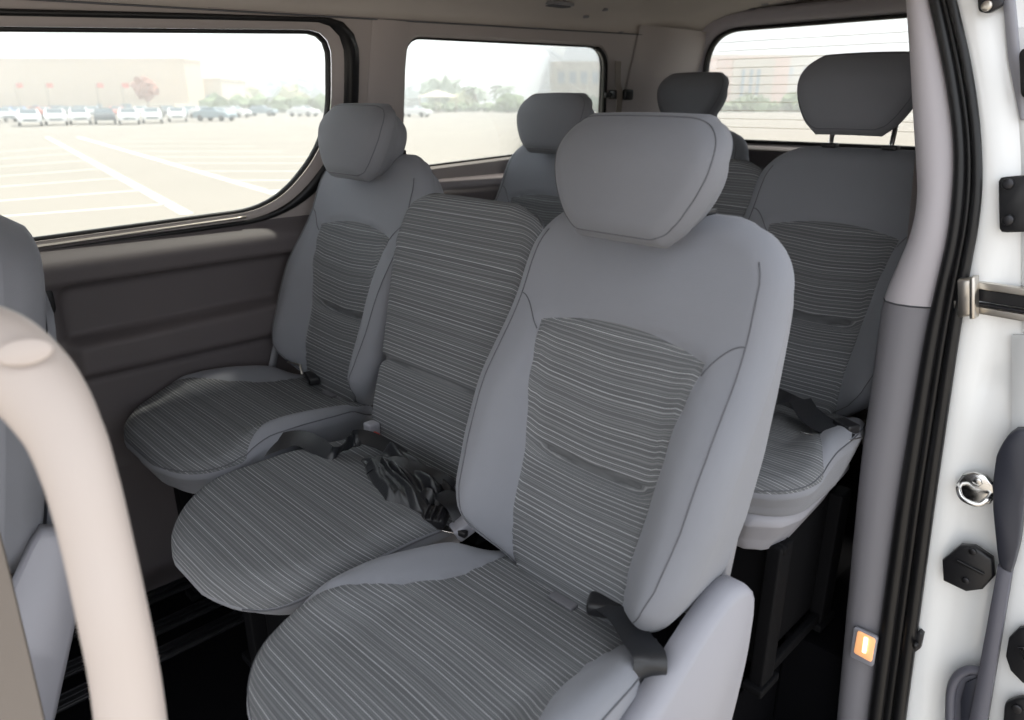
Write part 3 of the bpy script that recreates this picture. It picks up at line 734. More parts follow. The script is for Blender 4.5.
mb = MB(); mb.box(W_(372, 432, .50), (.03, .03, .05), bev=.005); mb.build('buckle_body', M['plastic'], rb)
mb = MB(); mb.box(W_(376, 436, .515), (.020, .010, .016), bev=.002); mb.build('release_button', M['red'], rb)
lb = empty('left_buckle', tuple(at(308, 376, 2, .52)), 'dark buckle on a bracket behind the left seat cushion by the wall', 'buckle'); o_ = np.array(lb.location)
mb = MB(); mb.box(W_(312, 378, .51), (.07, .03, .022), rz=-.3, bev=.006); mb.build('buckle_body', M['blackp'], lb)
mb = MB(); mb.tube([W_(288, 362, .545), W_(300, 365, .548), W_(302, 374, .53)], .0035, 6); mb.build('wire_guide', M['steel'], lb)
# rear right belt
rr = empty('rear_belt', tuple(at(810, 415, 2, .53)), 'black belt and buckle lying across the rear seat beside the door pillar', 'seat belt'); o_ = np.array(rr.location)
mb = MB(); ribbon(mb, [W_(770, 395, .56), W_(788, 400, .565), W_(805, 408, .57), W_(822, 420, .56), W_(845, 432, .55)], [np.array(q, float) for q in [(.2, .5, .8), (.3, .8, .3), (.2, .9, .2), (.3, .9, .1), (.4, .9, .1)]], .046); mb.build('webbing', M['belt'], rr)
mb = MB(); ribbon(mb, [W_(800, 400, .575), W_(812, 418, .572), W_(826, 428, .565), W_(850, 440, .555)], [np.array(q, float) for q in [(.7, .6, .2), (.5, .8, .2), (.4, .9, .1), (.3, .9, .1)]], .050); mb.build('fold', M['belt'], rr)
mb = MB(); mb.box(W_(846, 426, .565), (.05, .035, .022), rz=-.4, bev=.006); mb.build('buckle_body', M['blackp'], rr)
mb = MB(); mb.tube([W_(800, 432, .556), W_(822, 438, .556), W_(845, 442, .556), W_(862, 437, .556)], .0018, 6); mb.build('bright_edge', M['chrome'], rr)

# wall belt anchored beside the left seat
mb = MB(); a, b_ = wallpt(262, 372), wallpt(272, 333); a[0] += .05; b_[0] += .04
ribbon(mb, [a, (a+b_)/2, b_, b_+np.array([-.01, .03, .12])], (0, 1, .2), .022); o = mb.build('wall_belt', M['shell']); tag(o, 'short grey strip of belt webbing on the wall behind the left cushion', 'seat belt')

# belt carrier on the rear side window post
q = lift([(1.385, 1.270)], .03)[0]
e = empty('belt_hook', tuple(q), 'black belt guide clip on the rear side window post', 'belt guide')
mb = MB(); mb.box((0, .0, 0), (.04, .050, .034), bev=.010); mb.build('clamp', M['blackp'], e)
mb = MB(); mb.box((.02, .055, 0), (.020, .055, .040), bev=.010); mb.build('finger', M['black'], e); mb = MB(); mb.box((.0, -.045, -.002), (.012, .03, .02), bev=.005); mb.build('finger', M['black'], e)
mb = MB(); ribbon(mb, [(.006, .002, .12), (.010, .0, .05), (.022, .0, .0), (.012, .012, -.10), (.010, .03, -.22)], (0, 1, 0), .034); mb.build('webbing', M['beige'], e)
# raised black plate paints the dark of the seat-belt hole in the wall
p = wallpt(38, 300); mb = MB(); prism(mb, roundrect(.055, .075, .022), (p[0]+.028, p[1], p[2]), (0, 1, 0), (0, 0, 1), (1, 0, 0), .006, bev=.003); o = mb.build('belt_hole', M['black']); tag(o, 'small black oval plate standing for the seat-belt hole on the left wall panel under the window', 'handle')

# ceiling vent, hooks
def ceilz(x, y): return 1.455+.022*y+float(np.interp(abs(x), [0, .2, .4, .52, .59, .628, .648, .655], [.155, .148, .13, .108, .083, .058, .03, 0]))*(1-.25*float(sstep(1.3, 2.0, y)))
def onceil(x, y):
    r_ = ray(x, y); t = .3
    while t < 5:
        p_ = CAM+r_*t
        if p_[2] > ceilz(p_[0], p_[1]) or p_[1] > 1.95: return p_
        t += .004
p = onceil(557, 4); e = empty('ceiling_vent', tuple(p), 'small slatted grey air vent in the headliner above the rear side window', 'vent')
mb = MB(); mb.box((0, 0, 0), (.06, .11, .010), bev=.003); mb.build('vent_frame', M['shell'], e)
for k in range(5): mb = MB(); mb.box((-.02+k*.010, 0, -.007), (.004, .09, .005), bev=.001); mb.build('slat', M['seam'], e)
for (x, y, lab) in ((604, 10, 'small grey clip in the headliner nearest the air vent'), (620, 33, 'small grey clip in the headliner above the rear window post'), (585, 17, 'pale grey button in the headliner below the air vent'), (765, 4, 'flat grey plug in the headliner above the tailgate window'), (752, 9, 'thin grey plug in the headliner, the lower one above the tailgate window')):
    p = onceil(x, y)+np.array((0, 0, .004))
    mb = MB(); prism(mb, roundrect(.03, .022, .009), (0, 0, 0), (1, 0, 0), (0, 1, 0), (0, 0, -1), .008, bev=.004); o = mb.build('headliner_clip', M['shell'], loc=tuple(p)); tag(o, lab, 'clip')

# floor rails
for k, (pts, lab) in enumerate([([(40, 705), (62, 692), (250, 606)], 'long thin steel seat rail on the black floor, nearest to the camera'), ([(55, 655), (150, 622), (205, 600)], 'steel seat rail on the black floor beside the nearest rail'), ([(60, 580), (230, 530), (170, 520)], 'steel seat rail on the black floor by the left wall')]):
    a = at(*pts[0], 2, .008); b_ = at(*pts[1], 2, .008)
    x = [-.02, -.12, -.47][k]; xx = [(-.385), (-.485), (-.62)][k]
    e = empty('floor_rail', (xx, -.55, .0), lab, 'rail', 'seat rails in the floor')
    mb = MB(); mb.box((0, .1, .004), (.045, 1.1, .008), bev=.002); mb.build('rail_bed', M['blackp'], e)
    for dx in (-.018, .0, .018): mb = MB(); mb.box((dx, .1, .010), (.004, 1.1, .006), bev=.001); mb.build('rail_lip', M['rail'], e)

# ---------------------------------------------------------------- front seat back, grab handle, webbing at the left edge
fs = empty('driver_seat', (-.43, -.995, -.05), 'back of a grey front seat at the left edge, partly behind the pale grab handle', 'seat')
V, UV, Fc, surf, nf = pad(BW, BH, lambda x, h: 0*x, .04, .11, nu=26, nv=40, r2=.04, backs=.97)
mk('backrest', [bk((p[0]*1.05, p[1]*1.02, p[2]), .44, .04) for p in V], Fc, M['fabric'], fs)
V, UV, Fc, surf, nf = pad([(0, .13), (.03, .17), (.2, .20), (.42, .20), (.5, .17), (.53, .1)], .53, lambda x, h: 0*x, .02, .012, nu=18, nv=24, r2=.005)
mk('back_pocket', [bk((p[0], p[1]+.04, p[2]-.115), .44, .04) for p in V], Fc, M['fabric'], fs)
V, UV, Fc, surf, nf = pad([(0, .19), (.1, .24), (.4, .25), (.5, .22), (.53, .15)], .53, lambda x, h: 0*x, .03, .14, nu=18, nv=24, r2=.03)
mk('seat_cushion', [(p[0], .10-p[1], .46+p[2]) for p in V], Fc, M['fabric'], fs)
mb = MB(); prism(mb, [tuple(q) for q in resample(roundpoly([(-.40, .16), (.10, .16), (.19, .40), (.215, .56), (.17, .60), (.06, .42), (-.40, .36)], .04, 5), 60)], (.238, 0, 0), (0, 1, 0), (0, 0, 1), (1, 0, 0), .04, bev=.014); mb.build('side_cover', M['plastic'], fs)
for sx in (-.16, .16):
    mb = MB(); mb.box((sx, -.15, .17), (.05, .34, .34), bev=.01); mb.build('leg', M['frame'], fs)

e = empty('grab_handle', tuple(CAM+ray(60, 400)*.6), 'pale curved grab handle with warm light painted in as beige, close to the camera at the left edge', 'handle'); o_ = np.array(e.location)
px = [(-70, 345, .60, 45), (-35, 345, .60, 46), (0, 356, .60, 45), (36, 388, .60, 41), (64, 432, .60, 35), (82, 482, .60, 32.5), (98, 545, .605, 31.5), (112, 610, .61, 31.5), (124, 670, .62, 31.5), (132, 730, .63, 32), (138, 800, .64, 33)]
px = [(x, y, Z, r_*Z/F) for x, y, Z, r_ in px]
P = smooth_path([CAM+ray(x, y)*Z-o_ for x, y, Z, r in px], 6); Rr = list(np.interp(np.linspace(0, 1, len(P)), np.linspace(0, 1, len(px)), [r for *_, r in px]))
mb = MB(); mb.tube(P, Rr, 24); gh = mb.build('grip', M['cream'], e)
q = CAM+ray(24, 352)*.5675-o_; mb = MB(); fwd = Vector(-ray(24, 352)).normalized(); Rm = fwd.to_track_quat('Z', 'Y').to_matrix()
prism(mb, [(.020*math.cos(t), .011*math.sin(t)) for t in np.linspace(0, 2*math.pi, 24, endpoint=False)], q, Rm.col[0], Rm.col[1], Rm.col[2], .0035, bev=.003); mb.build('screw_cap', M['cream'], e)
# pillar webbing wedge
e = empty('front_belt', tuple(CAM+ray(10, 680)*.75), 'blurred brown-grey belt webbing slanting down at the lower left corner', 'seat belt'); o_ = np.array(e.location)
mb = MB(); ribbon(mb, [CAM+ray(x, y)*.78-o_ for x, y in ((-62, 440), (-35, 540), (-8, 650), (22, 780))], tuple(rt+up*.2), .075, th=.003); mb.build('webbing', M['beige'], e)

# ---------------------------------------------------------------- hardware on the pillar and the jamb (plane y ~ .8)
def on(x, y, Y=.8): return at(x, y, 1, Y-.8+PY)
def plate(mb, pxs, Y, depth, m=0, bev=.002, R=0):
    P = [on(x, y, Y) for x, y in pxs]; poly = [(p[0], p[2]) for p in P]; poly = [tuple(q) for q in (resample(roundpoly(poly, R, 4), 40) if R else poly)]
    prism(mb, ccw(poly), (0, Y-.8+PY, 0), (1, 0, 0), (0, 0, 1), (0, -1, 0), depth, m=m, bev=bev)
e = empty('courtesy_lamp', (0, 0, 0), 'small lit amber courtesy lamp low on the grey door pillar', 'lamp')
mb = MB(); plate(mb, [(855, 625), (879, 636), (874, 666), (851, 655)], .772, .008, R=.006); mb.build('lamp_bezel', M['plastic'], e)
mb = MB(); plate(mb, [(858, 630), (876, 639), (872, 662), (854, 652)], .764, .004, R=.005); mb.build('lens', M['lamp'], e)
mb = MB(); mb.tube([on(866, 638, .757), on(864, 652, .757)], .005, 8); mb.build('bulb', M['bulb'], e)
# rail bracket and channel
e = empty('rail_bracket', (0, 0, 0), 'polished metal bracket at the end of the horizontal slide rail beside the black seal', 'bracket')
mb = MB(); plate(mb, [(960, 277), (976, 277), (977, 314), (961, 316)], .79, .020, bev=.004, R=.005); plate(mb, [(974, 275), (979, 275), (979, 316), (974, 316)], .79, .030, bev=.002); plate(mb, [(955, 300), (962, 300), (962, 308), (955, 308)], .79, .01); mb.build('bracket_plate', M['steel'], e)
e = empty('slide_rail', (0, 0, 0), 'horizontal dark and silver slide rail channel across the white body', 'rail')
for y0_, y1_, mm, dp in ((280, 287, 'steel', .020), (288, 300, 'blackp', .008), (301, 304, 'rail', .016), (305, 312, 'steel', .014)):
    mb = MB(); A, B = on(978, y0_, .81), on(978, y1_, .81); mb.box(((A[0]+.42), .01+PY-dp/2, (A[2]+B[2])/2), (.84, dp, A[2]-B[2]), bev=.002); mb.build('rail_channel', M[mm], e)
# upper black bumper plate with two bolts
e = empty('hinge_plate', (0, 0, 0), 'black rectangular plate with two round bolts high on the white door edge', 'plate')
mb = MB(); plate(mb, [(1000, 177), (1040, 174), (1040, 231), (1001, 232)], .80, .012, R=.008, bev=.003); mb.build('plate_body', M['blackp'], e)
for x, y in ((1008, 184), (1008, 220)):
    c = on(x, y, .785); mb = MB(); prism(mb, [(.010*math.cos(t), .010*math.sin(t)) for t in np.linspace(0, 2*math.pi, 16, endpoint=False)], c, (1, 0, 0), (0, 0, 1), (0, -1, 0), .006, bev=.003); mb.build('bolt', M['rail'], e)
e = empty('top_bolt_plate', (0, 0, 0), 'grey metal plate with one bolt at the top right of the white door edge', 'plate')
mb = MB(); plate(mb, [(978, -14), (1006, -14), (1004, 6), (990, 14), (980, 12)], .80, .012, R=.006, bev=.003); mb.build('plate_body', M['rail'], e)
c = on(987, 6, .786); mb = MB(); prism(mb, [(.009*math.cos(t), .009*math.sin(t)) for t in np.linspace(0, 2*math.pi, 16, endpoint=False)], c, (1, 0, 0), (0, 0, 1), (0, -1, 0), .006, bev=.003); mb.build('bolt', M['steel'], e)
# striker
e = empty('door_striker', (0, 0, 0), 'round polished latch striker with wire loop on the white door edge', 'latch')
c = on(977, 488, .80); mb = MB(); prism(mb, [(.037*math.cos(t), .037*math.sin(t)) for t in np.linspace(0, 2*math.pi, 10, endpoint=False)], c, (1, 0, 0), (0, 0, 1), (0, -1, 0), .010, bev=.005); mb.build('striker_plate', M['chrome'], e)
mb = MB(); mb.tube(smooth_path([c+np.array(q) for q in ((-.028, -.005, .002), (-.026, -.03, .0), (-.012, -.042, -.013), (.014, -.042, -.015), (.026, -.03, -.004), (.028, -.005, .0))], 6), .0052, 10); mb.build('wire_loop', M['chrome'], e)
mb = MB(); prism(mb, [(.010*math.cos(t), .010*math.sin(t)) for t in np.linspace(0, 2*math.pi, 6, endpoint=False)], c+np.array((.0, -.008, .018)), (1, 0, 0), (0, 0, 1), (0, -1, 0), .006, bev=.002); mb.build('bolt', M['chrome'], e)
# octagonal bumper
e = empty('rubber_bumper', (0, 0, 0), 'black octagonal bumper block below the polished striker', 'bumper')
mb = MB(); plate(mb, [(962, 543), (976, 544), (994, 556), (996, 574), (984, 587), (968, 589), (945, 578), (944, 558)], .80, .016, bev=.006); mb.build('block', M['blackp'], e)
mb = MB(); A = on(970, 567, .782); mb.box(A, (.055, .006, .006), bev=.002, R=Matrix.Rotation(.15, 3, 'Y')); mb.build('ridge', M['black'], e)
for x, y in ((973, 551), (966, 580)):
    mb = MB(); prism(mb, [(.0075*math.cos(t), .0075*math.sin(t)) for t in np.linspace(0, 2*math.pi, 14, endpoint=False)], on(x, y, .786), (1, 0, 0), (0, 0, 1), (0, -1, 0), .006, bev=.002); mb.build('bolt', M['rail'], e)
e = empty('contact_plunger', (0, 0, 0), 'small black plunger clip low on the white door edge beside the seal', 'clip')
mb = MB(); plate(mb, [(910, 641), (921, 628), (925, 632), (922, 646), (914, 652), (909, 650)], .80, .014, bev=.004); mb.build('clip_body', M['blackp'], e)
mb = MB(); mb.tube([on(916, 642, .79), on(915, 646, .765)], .006, 10); mb.build('plunger', M['black'], e)

# opened sliding door beyond the jamb: inner trim, pocket, white edge with latches
e = empty('sliding_door', (0, 0, 0), 'opened white sliding door with dark inner trim at the right edge', 'door')
mb = MB(); plate(mb, [(1018, 330), (1100, 330), (1100, 800), (972, 800), (985, 720), (1004, 590), (1018, 470)], .86, .05, bev=.006); mb.build('door_edge', M['white'], e)
mb = MB(); plate(mb, [(1003, -40), (1014, -40), (1030, 120), (1024, 120), (1012, 60)], .84, .03, bev=.004); mb.build('upper_trim', M['plastic'], e)
mb = MB(); plate(mb, [(1016, 30), (1060, 20), (1060, 330), (1026, 330), (1024, 160)], .85, .03, bev=.004); mb.build('window_frame', M['white'], e)
mb = MB(); plate(mb, [(1020, 50), (1040, 44), (1040, 100), (1022, 98)], .80, .012, bev=.004, R=.01); mb.build('upper_catch', M['black'], e)
mb = MB(); plate(mb, [(1022, 424), (1010, 432), (1000, 450), (996, 478), (996, 505), (1001, 548), (1003, 562), (1014, 570), (1022, 540), (1030, 470), (1034, 430)], .80, .03, bev=.008, R=.01); mb.build('arm_rest', M['navy'], e)
mb = MB(); plate(mb, [(1001, 560), (1014, 568), (1002, 640), (988, 724), (982, 760), (962, 760), (975, 700), (990, 620)], .80, .025, bev=.005); mb.build('lower_trim', M['grey2'], e)
mb = MB()
P = [on(x, y, .79) for x, y in ((950, 760), (950, 720), (951, 692), (957, 677), (968, 670), (982, 671))]; mb.tube(smooth_path(P, 6), .010, 10)
plate(mb, [(952, 760), (953, 690), (960, 676), (978, 672), (985, 690), (985, 760)], .80, .010, bev=.002); mb.build('pocket', M['grey2'], e)
mb = MB(); plate(mb, [(962, 760), (961, 700), (966, 682), (980, 676), (981, 712), (974, 760)], .784, .004, bev=.001); mb.build('pocket_cavity', M['navy'], e)
mb = MB(); plate(mb, [(1040, 624), (1020, 626), (1010, 636), (1007, 654), (1012, 668), (1024, 680), (1040, 688)], .80, .014, bev=.005); mb.build('latch', M['blackp'], e)
mb = MB(); plate(mb, [(1040, 648), (1018, 646), (1026, 664), (1040, 672)], .785, .006, bev=.002); mb.build('latch_tongue', M['chrome'], e)
mb = MB(); plate(mb, [(1040, 700), (1022, 694), (1006, 700), (1003, 740), (1040, 750)], .80, .014, bev=.005, R=.01); mb.build('lower_latch', M['blackp'], e)
mb = MB(); prism(mb, [(.010*math.cos(t), .010*math.sin(t)) for t in np.linspace(0, 2*math.pi, 14, endpoint=False)], on(1017, 708, .785), (1, 0, 0), (0, 0, 1), (0, -1, 0), .006, bev=.002); mb.build('bolt', M['rail'], e)

# ---------------------------------------------------------------- outside
def gp(x, y): return at(x, y, 2, GZ)
mb = MB(); mb.box((-100, 150, GZ-.05), (700, 700, .1)); g = mb.build('ground', M['asphalt'], smooth=False); tag(g, kind='structure')
def gline(mb, a, b, wd=.15):
    a = gp(*a); b = gp(*b); d = b-a; d /= np.linalg.norm(d); n_ = np.array((-d[1], d[0], 0))*wd/2
    mb.add([a+n_+(0, 0, .004), a-n_+(0, 0, .004), b-n_+(0, 0, .004), b+n_+(0, 0, .004)], [(0, 1, 2, 3)])
mb = MB(); gline(mb, (47, 137), (187, 214), .22); gline(mb, (78, 137), (276, 194), .22)
lA = lambda t: (47+140*t, 137+77*t); lB = lambda t: (78+198*t, 137+57*t)
for t, yl in ((.13, 150), (.21, 156), (.30, 164), (.41, 172), (.53, 184), (.69, 199), (.87, 218)):
    x, y = lA(t); gline(mb, (x, y), (-60, y+(x+60)*.075), .12)
for t in (.08, .16, .25, .35, .46, .60, .76, .94):
    x, y = lB(t); gline(mb, (x, y), (x+140+60*t, y-(140)*.02+3), .12)
mb.build('bay_marking', M['line'], g, False)

def facing(p):                                     # heading that turns a thing's front to the van
    d = CAM-p; return math.atan2(d[1], d[0])
def car_mesh():
    s = [(-2.2, .35), (-2.25, .75), (-2.1, .98), (-1.5, 1.02), (-.95, 1.42), (.35, 1.46), (1.05, 1.03), (1.95, .92), (2.2, .70), (2.25, .38)]
    V = []; Fc = []
    for sx, ins in ((-1, 0), (1, 0)):
        for x, z in s: V.append((x, sx*(.88 if z < 1.1 else .70), z))
    n = len(s)
    for i in range(n): j = (i+1) % n; Fc.append((i, j, n+j, n+i))
    Fc += [tuple(range(n))[::-1], tuple(range(n, 2*n))]
    return V, Fc
cars = []
def car(x, y, paint, lab, scale=1.0, turn=0, cm=[None]):
    p = gp(x, y)
    if cm[0] is None:
        V, Fc = car_mesh(); b = mk('body', V, Fc, paint, None, False); md = b
        gl = MB(); gl.add([(1.07, -.66, 1.04), (1.07, .66, 1.04), (.40, .62, 1.44), (.40, -.62, 1.44)], [(0, 1, 2, 3)]); gl.add([(-1.52, -.66, 1.04), (-1.52, .66, 1.04), (-.98, .62, 1.41), (-.98, -.62, 1.41)], [(3, 2, 1, 0)])
        for sy in (-1, 1): gl.add([(-1.3, sy*.84, 1.06), (.95, sy*.84, 1.06), (.32, sy*.73, 1.40), (-.85, sy*.73, 1.38)], [(0, 1, 2, 3)])
        gl.add([(2.262, -.5, .45), (2.262, .5, .45), (2.262, .5, .6), (2.262, -.5, .6)], [(0, 1, 2, 3)])
        G = gl.build('windows', M['carglass'], None, False)
        wh = []
        for sx in (-1.35, 1.4):
            for sy in (-.82, .82):
                t = MB(); t.tube([(sx, sy-.1, .32), (sx, sy+.1, .32)], .32, 14); wh.append(t.build('wheel', M['tyre'], None))
        cm[0] = (b, G, wh, []); first = True
    else: first = False
    b, G, wh, _ = cm[0]
    e = empty('parked_car', (p[0], p[1], GZ), lab, 'car', 'cars parked far outside the windows', facing(p)+turn); e.scale = (scale,)*3
    parts = []
    for o in [b, G]+wh:
        c = o if first else o.copy()
        if not first: COL.objects.link(c)
        c.parent = e; parts.append(c)
    if not first or True:
        parts[0].data = parts[0].data if first else parts[0].data.copy()
        if not first: parts[0].data.materials[0] = paint
    return e
cp = {k: mat(k+' car paint', c, .3, coat=.3) for k, c in dict(white=(.75, .75, .74), silver=(.5, .52, .54), black=(.10, .11, .12), blue=(.15, .25, .55), red=(.60, .15, .10), slate=(.25, .32, .36)).items()}
CL = [(2, 122, 'silver', 'silver car at the far left end of the parked row', 0, .3), (31, 126, 'white', 'white car second from the left end of the parked row', 0, 0), (57, 125, 'white', 'white car third from the left end of the parked row', 0, 0),
 (81, 124, 'white', 'white car just left of the black car in the parked row', 0, 0), (106, 124, 'black', 'black car in the middle of the parked front row', 0, 0), (130, 124, 'white', 'white car just right of the black car in the parked row', 0, 0),
 (153, 123, 'white', 'white car between the black car and the slate one, second right of the black car', 0, 0), (178, 121.5, 'white', 'white car just left of the slate car in the parked row', 0, 0), (216, 121, 'slate', 'slate grey car at the right end of the parked row', 0, .9),
 (20, 119, 'blue', 'blue car behind the second white car of the row', 0, 0), (43, 119, 'red', 'red car parked behind the gap left of the third white car', 0, .6), (68, 118, 'black', 'dark car half hidden behind the third and fourth white cars', 0, 0),
 (93, 117.5, 'silver', 'silver car behind the black car, to its left', 0, 0), (118, 117.5, 'red', 'dull red car behind the black car, to its right', 0, 0), (142, 117, 'white', 'white car half hidden in the second parked row', 0, 0),
 (168, 117, 'black', 'dark car in the second row left of the last white car', 0, .2), (191, 117, 'slate', 'slate car in the second row behind the end of the front row', 0, .2), (203, 118, 'white', 'white car partly behind the slate car', 0, .4),
 (234, 117.5, 'white', 'white car just past the slate car, before the hedge', 0, .9), (262, 116, 'slate', 'lone blue-grey hatchback in front of the hedge', 0, 1.2), (304, 116.5, 'white', 'lone white car in front of the hedge by the window corner', 0, .9), (415, 117, 'white', 'lone white car seen at the left of the rear side window', 0, 1.1)]
for x, y, c, lab, _, tn in CL: car(x, y, cp[c], lab, .88, tn)

def building(name, base_l, base_r, dist, zt, mt, lab, depth=25):
    a = CAM+ray(*base_l)*dist; b = CAM+ray(*base_r)*dist; a[2] = b[2] = GZ; d = b-a; L = np.linalg.norm(d); ang = math.atan2(d[1], d[0])
    e = empty(name, tuple(a), lab, 'building', None, ang)
    mb = MB(); mb.box((L/2, depth/2, zt/2), (L, depth, zt)); mb.box((L/2, depth/2, zt+.15), (L+.4, depth+.4, .3)); mb.build('wall', mt, e, False)
    return e, L
def hgt(y, dist): return (100-y)/F*dist*1.06+1.85
D1 = 120
e, L = building('mall_building', (-320, 108), (190, 108), D1, hgt(65, D1), M['stone'], 'long pale sandstone building behind the parked cars', 7)
k = L/520.
for x0, x1, y1 in ((10, 17, 105), (41, 47, 104), (56, 72, 104.5), (82, 97, 104.5), (106, 111, 103), (131, 141, 103), (-60, -40, 104), (-120, -100, 104)):
    mb = MB(); mb.box((((x0+x1)/2+320)*k, -.05, hgt(y1, D1)/2), ((x1-x0)*k, .3, hgt(y1, D1))); mb.build('doorway', M['blueglass'], e, False)
mb = MB(); mb.box(((180+320)*k, -3, hgt(104, D1)), (42*k, 6, .5)); mb.build('canopy', M['stone2'], e, False)
e, L = building('annex_building', (200, 108), (224, 108), 128, hgt(82, 128), M['stone2'], 'lower cream annex at the right end of the long sandstone building', 12)
mb = MB(); mb.box((L/2, -.2, 1.6), (L*.7, .4, 2.2)); mb.build('window', M['blueglass'], e, False)
e, L = building('distant_block', (553, 106), (604, 106), 200, hgt(67, 200), M['stone2'], 'pale block seen through the rear side window behind the headrest', 20)
for i in range(4): mb = MB(); mb.box((L*(.15+.22*i), -.2, hgt(80, 200)), (L*.13, .4, 3)); mb.build('window', M['blueglass'], e, False)
D3 = 150
e, L = building('salmon_building', (713, 106), (785, 106), D3, hgt(63, D3), M['terra'], 'salmon and cream building with three tall windows beyond the tailgate', 20)
mb = MB(); mb.box((L*.50, -.3, hgt(63, D3)*.5), (L*.56, .7, hgt(63, D3)*.98)); mb.build('cream_front', M['stone2'], e, False)
for x0 in (739, 747, 754): mb = MB(); mb.box(((x0-713)/72*L, -.8, (hgt(73, D3)+hgt(97, D3))/2), (2.6/72*L, .5, hgt(73, D3)-hgt(97, D3))); mb.build('tall_window', M['blueglass'], e, False)
e, L = building('cream_block', (700, 106), (850, 106), 230, hgt(61, 230), M['stone2'], 'wide cream block behind the salmon building', 20)
for i in range(6): mb = MB(); mb.box((L*(.1+.15*i), -.2, hgt(75, 230)), (L*.08, .4, 3)); mb.build('window', M['blueglass'], e, False)

def blob(seed, sx, sy, sz, sub=3, rough=.35):
    r_ = random.Random(seed); bm = bmesh.new(); bmesh.ops.create_icosphere(bm, subdivisions=sub, radius=1)
    ph = [(r_.uniform(2, 7), r_.uniform(2, 7), r_.uniform(2, 7), r_.uniform(0, 6)) for _ in range(5)]
    for v in bm.verts:
        f = 1+rough*sum(math.sin(v.co.x*a+d)*math.sin(v.co.y*b+d*2)*math.sin(v.co.z*c+d*3) for a, b, c, d in ph)/1.5+r_.uniform(-.08, .08)*rough*3
        v.co *= f; v.co = Vector((v.co.x*sx, v.co.y*sy, v.co.z*sz))
    bm.verts.ensure_lookup_table(); V = [v.co.copy() for v in bm.verts]; Fc = [[v.index for v in f.verts] for f in bm.faces]; bm.free(); return V, Fc
def hedge(xa, xb, yb, dist, h, lab, name='hedge', mt='hedge', seed=1):
    a = CAM+ray(xa, 106)*dist; b = CAM+ray(xb, 106)*dist; a[2] = b[2] = GZ; L = np.linalg.norm(b-a); mb = MB(); r_ = random.Random(seed); n = max(2, int(L/(h*1.3)))
    for i in range(n+1):
        V, Fc = blob(seed*31+i, h*.9, h*.6, h*.52, 2); c = a+(b-a)*i/n+np.array((0, 0, h*.5)); mb.add([Vector(c)+v for v in V], Fc)
    o = mb.build(name, M[mt], None, False); tag(o, lab, 'hedge'); return o
hedge(238, 322, 0, 118, 2.6, 'long clipped green hedge at the car park edge, right half of the large window')
hedge(425, 512, 0, 124, 1.5, 'low hedge line seen through the rear side window', seed=3)
def tree(x, dist, ytop, wd, mt, lab, seed, cat='tree', name='leafy_tree', trunk=True, ybase=None):
    p = CAM+ray(x, 106)*dist; H = hgt(ytop, dist); e = empty(name, (p[0], p[1], GZ), lab, cat, None)
    r_ = random.Random(seed); mb = MB()
    for i in range(7):
        s = wd*r_.uniform(.3, .5); V, Fc = blob(seed*17+i, s, s, s*.85, 2, .5); c = Vector((r_.uniform(-.4, .4)*wd, r_.uniform(-.4, .4)*wd, (H*.42 if trunk else H*.3)+r_.uniform(0, .9)*(H*.38))); mb.add([c+v for v in V], Fc)
    V, Fc = blob(seed*17+9, wd*.4, wd*.4, H*.16, 2, .5); mb.add([Vector((0, 0, H*.84))+v for v in V], Fc)
    mb.build('foliage', M[mt], e, False)
    mb = MB(); mb.tube([(0, 0, 0), (.1, 0, H*.3), (0, .1, H*.6)], [wd*.06, wd*.045, wd*.02], 7); mb.build('trunk', M['trunk'], e)
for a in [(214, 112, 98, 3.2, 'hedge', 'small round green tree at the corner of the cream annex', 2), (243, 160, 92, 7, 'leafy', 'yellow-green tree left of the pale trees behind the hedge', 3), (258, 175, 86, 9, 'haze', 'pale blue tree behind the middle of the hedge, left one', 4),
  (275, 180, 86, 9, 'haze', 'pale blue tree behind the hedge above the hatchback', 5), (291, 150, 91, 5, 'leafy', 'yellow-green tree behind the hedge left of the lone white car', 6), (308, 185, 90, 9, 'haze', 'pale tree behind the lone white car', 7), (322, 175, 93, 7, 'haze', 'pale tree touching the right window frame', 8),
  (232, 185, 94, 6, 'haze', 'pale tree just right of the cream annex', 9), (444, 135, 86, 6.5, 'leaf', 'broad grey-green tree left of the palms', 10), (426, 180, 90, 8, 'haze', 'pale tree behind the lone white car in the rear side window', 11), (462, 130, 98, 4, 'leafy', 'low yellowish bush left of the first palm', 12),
  (508, 120, 98, 3.2, 'hedge', 'rounded green bush right of the palms beside the headrest', 13), (738, 125, 103, 3.2, 'hedge', 'leftmost green bush beyond the tailgate window', 14), (752, 125, 101, 3.6, 'hedge', 'middle green bush below the three tall windows', 15),
  (768, 125, 104, 3, 'hedge', 'low green bush just right of the tall windows', 16), (795, 125, 100, 3.6, 'hedge', 'green bush beside the raised headrest beyond the tailgate', 17), (595, 130, 100, 3.5, 'leaf', 'grey-green bush at the right end of the rear side window', 18), (724, 125, 104, 2.6, 'hedge', 'small green bush beside the small rear headrest', 19)]:
    tree(*a)
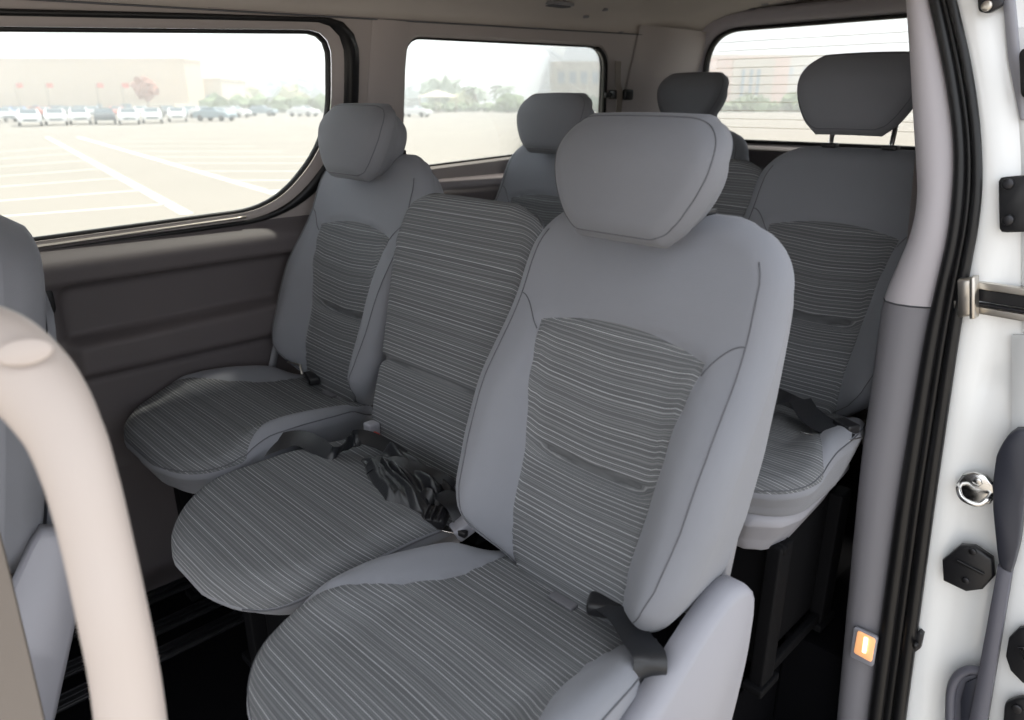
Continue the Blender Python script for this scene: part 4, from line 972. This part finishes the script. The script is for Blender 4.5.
def palm(x, dist, ytop, lab, seed):
    p = CAM+ray(x, 106)*dist; H = hgt(ytop, dist); e = empty('palm_tree', (p[0], p[1], GZ), lab, 'palm tree', 'palm trees'); r_ = random.Random(seed)
    mb = MB(); mb.tube([(0, 0, 0), (.1, 0, H*.4), (0, .1, H*.82)], [.35, .28, .22], 8); mb.build('trunk', M['trunk'], e)
    mb = MB()
    for i in range(26):
        a = i*2.399; el = r_.uniform(-.2, 1.2); ln = 2.6
        pts = [np.array((math.cos(a)*ln*t*math.cos(el*(1-t)), math.sin(a)*ln*t*math.cos(el*(1-t)), H*.82+ln*t*math.sin(el)*.8-1.6*t*t)) for t in (0, .3, .6, 1)]
        ribbon(mb, pts, (-math.sin(a), math.cos(a), .2), .7, th=.04, n=2)
    mb.build('fronds', M['leaf'], e)
palm(475, 130, 86, 'palm tree nearer the gazebo in the rear side window', 1); palm(503, 130, 86, 'palm tree nearer the headrest in the rear side window', 2)
p = CAM+ray(438, 106)*115; e = empty('gazebo', (p[0], p[1], GZ), 'small white-roofed gazebo beyond the car park', 'gazebo')
mb = MB(); mb.add([(-2.4, -2.4, 2.4), (2.4, -2.4, 2.4), (2.4, 2.4, 2.4), (-2.4, 2.4, 2.4), (0, 0, 3.4)], [(0, 1, 4), (1, 2, 4), (2, 3, 4), (3, 0, 4), (3, 2, 1, 0)]); mb.build('roof', M['stone2'], e, False)
for sx in (-2, 2):
    for sy in (-2, 2): mb = MB(); mb.tube([(sx, sy, 0), (sx, sy, 2.4)], .1, 8); mb.build('post', M['trunk'], e)
# flags and balloon-like topiary in front of the long building
for x, lab in ((20, 'faded red banner on a thin pole, leftmost in front of the sandstone wall'), (50, 'thin flagpole with banner second from left'), (100, 'thin flagpole with banner above the black car'), (125, 'red flag on a pole just left of the round tree')):
    p = CAM+ray(x, 106)*100; e = empty('flag_pole', (p[0], p[1], GZ), lab, 'flag', 'flag poles in front of the long building'); H = hgt(84, 100)
    mb = MB(); mb.tube([(0, 0, 0), (0, 0, H)], .06, 6); mb.build('pole', M['trunk'], e)
    mb = MB(); t_ = [(i/6*1.0, .12*math.sin(i), H-.1) for i in range(7)]; V = [(a*rt[0]-b*rt[1], a*rt[1]+b*rt[0], c) for a, b, c in t_]+[(a*rt[0]-b*rt[1], a*rt[1]+b*rt[0], c-.6) for a, b, c in t_]
    mb.add(V, [(i, i+1, 8+i, 7+i) for i in range(6)]); mb.build('cloth', M['flag'], e)
p = CAM+ray(148, 106)*105; e = empty('round_tree', (p[0], p[1], GZ), 'round reddish tree crown on a thin trunk in front of the sandstone wall', 'tree'); H = hgt(80, 105)
mb = MB(); V, Fc = blob(5, 1.5, 1.5, 1.4, 3, .4); mb.add([Vector((0, 0, H-1.4))+v for v in V], Fc); mb.build('foliage', mat('faded red brown leaves', (.42, .22, .17), .9, vary=.3), e, False)
mb = MB(); mb.tube([(0, 0, 0), (.1, 0, H-2)], [.14, .09], 7); mb.build('trunk', M['trunk'], e)
# tailgate heater lines
mb = MB()
for z in np.linspace(1.14, 1.48, 11): mb.tube([(-.60, RY+.020, z), (.60, RY+.020, z)], .0009, 4)
mb.build('heater_lines', M['stone2'], win3)

# pale haze over the car park, well away from the van
hm = bpy.data.materials.new('pale dusty haze'); hm.use_nodes = True; nt = hm.node_tree; nt.nodes.clear()
ou = nt.nodes.new('ShaderNodeOutputMaterial'); vs = nt.nodes.new('ShaderNodeVolumeScatter'); vs.inputs['Density'].default_value = .006; vs.inputs['Color'].default_value = (1, .99, .97, 1); vs.inputs['Anisotropy'].default_value = .0
nt.links.new(vs.outputs[0], ou.inputs['Volume'])
mb = MB(); mb.box((-152, 100, GZ+6.5), (280, 380, 13)); hz = mb.build('haze', hm, smooth=False); tag(hz, 'thin pale dusty haze hanging over the distant car park', 'haze', kind='stuff')
hz.data.transform(Matrix.Rotation(0, 4, 'Z'))
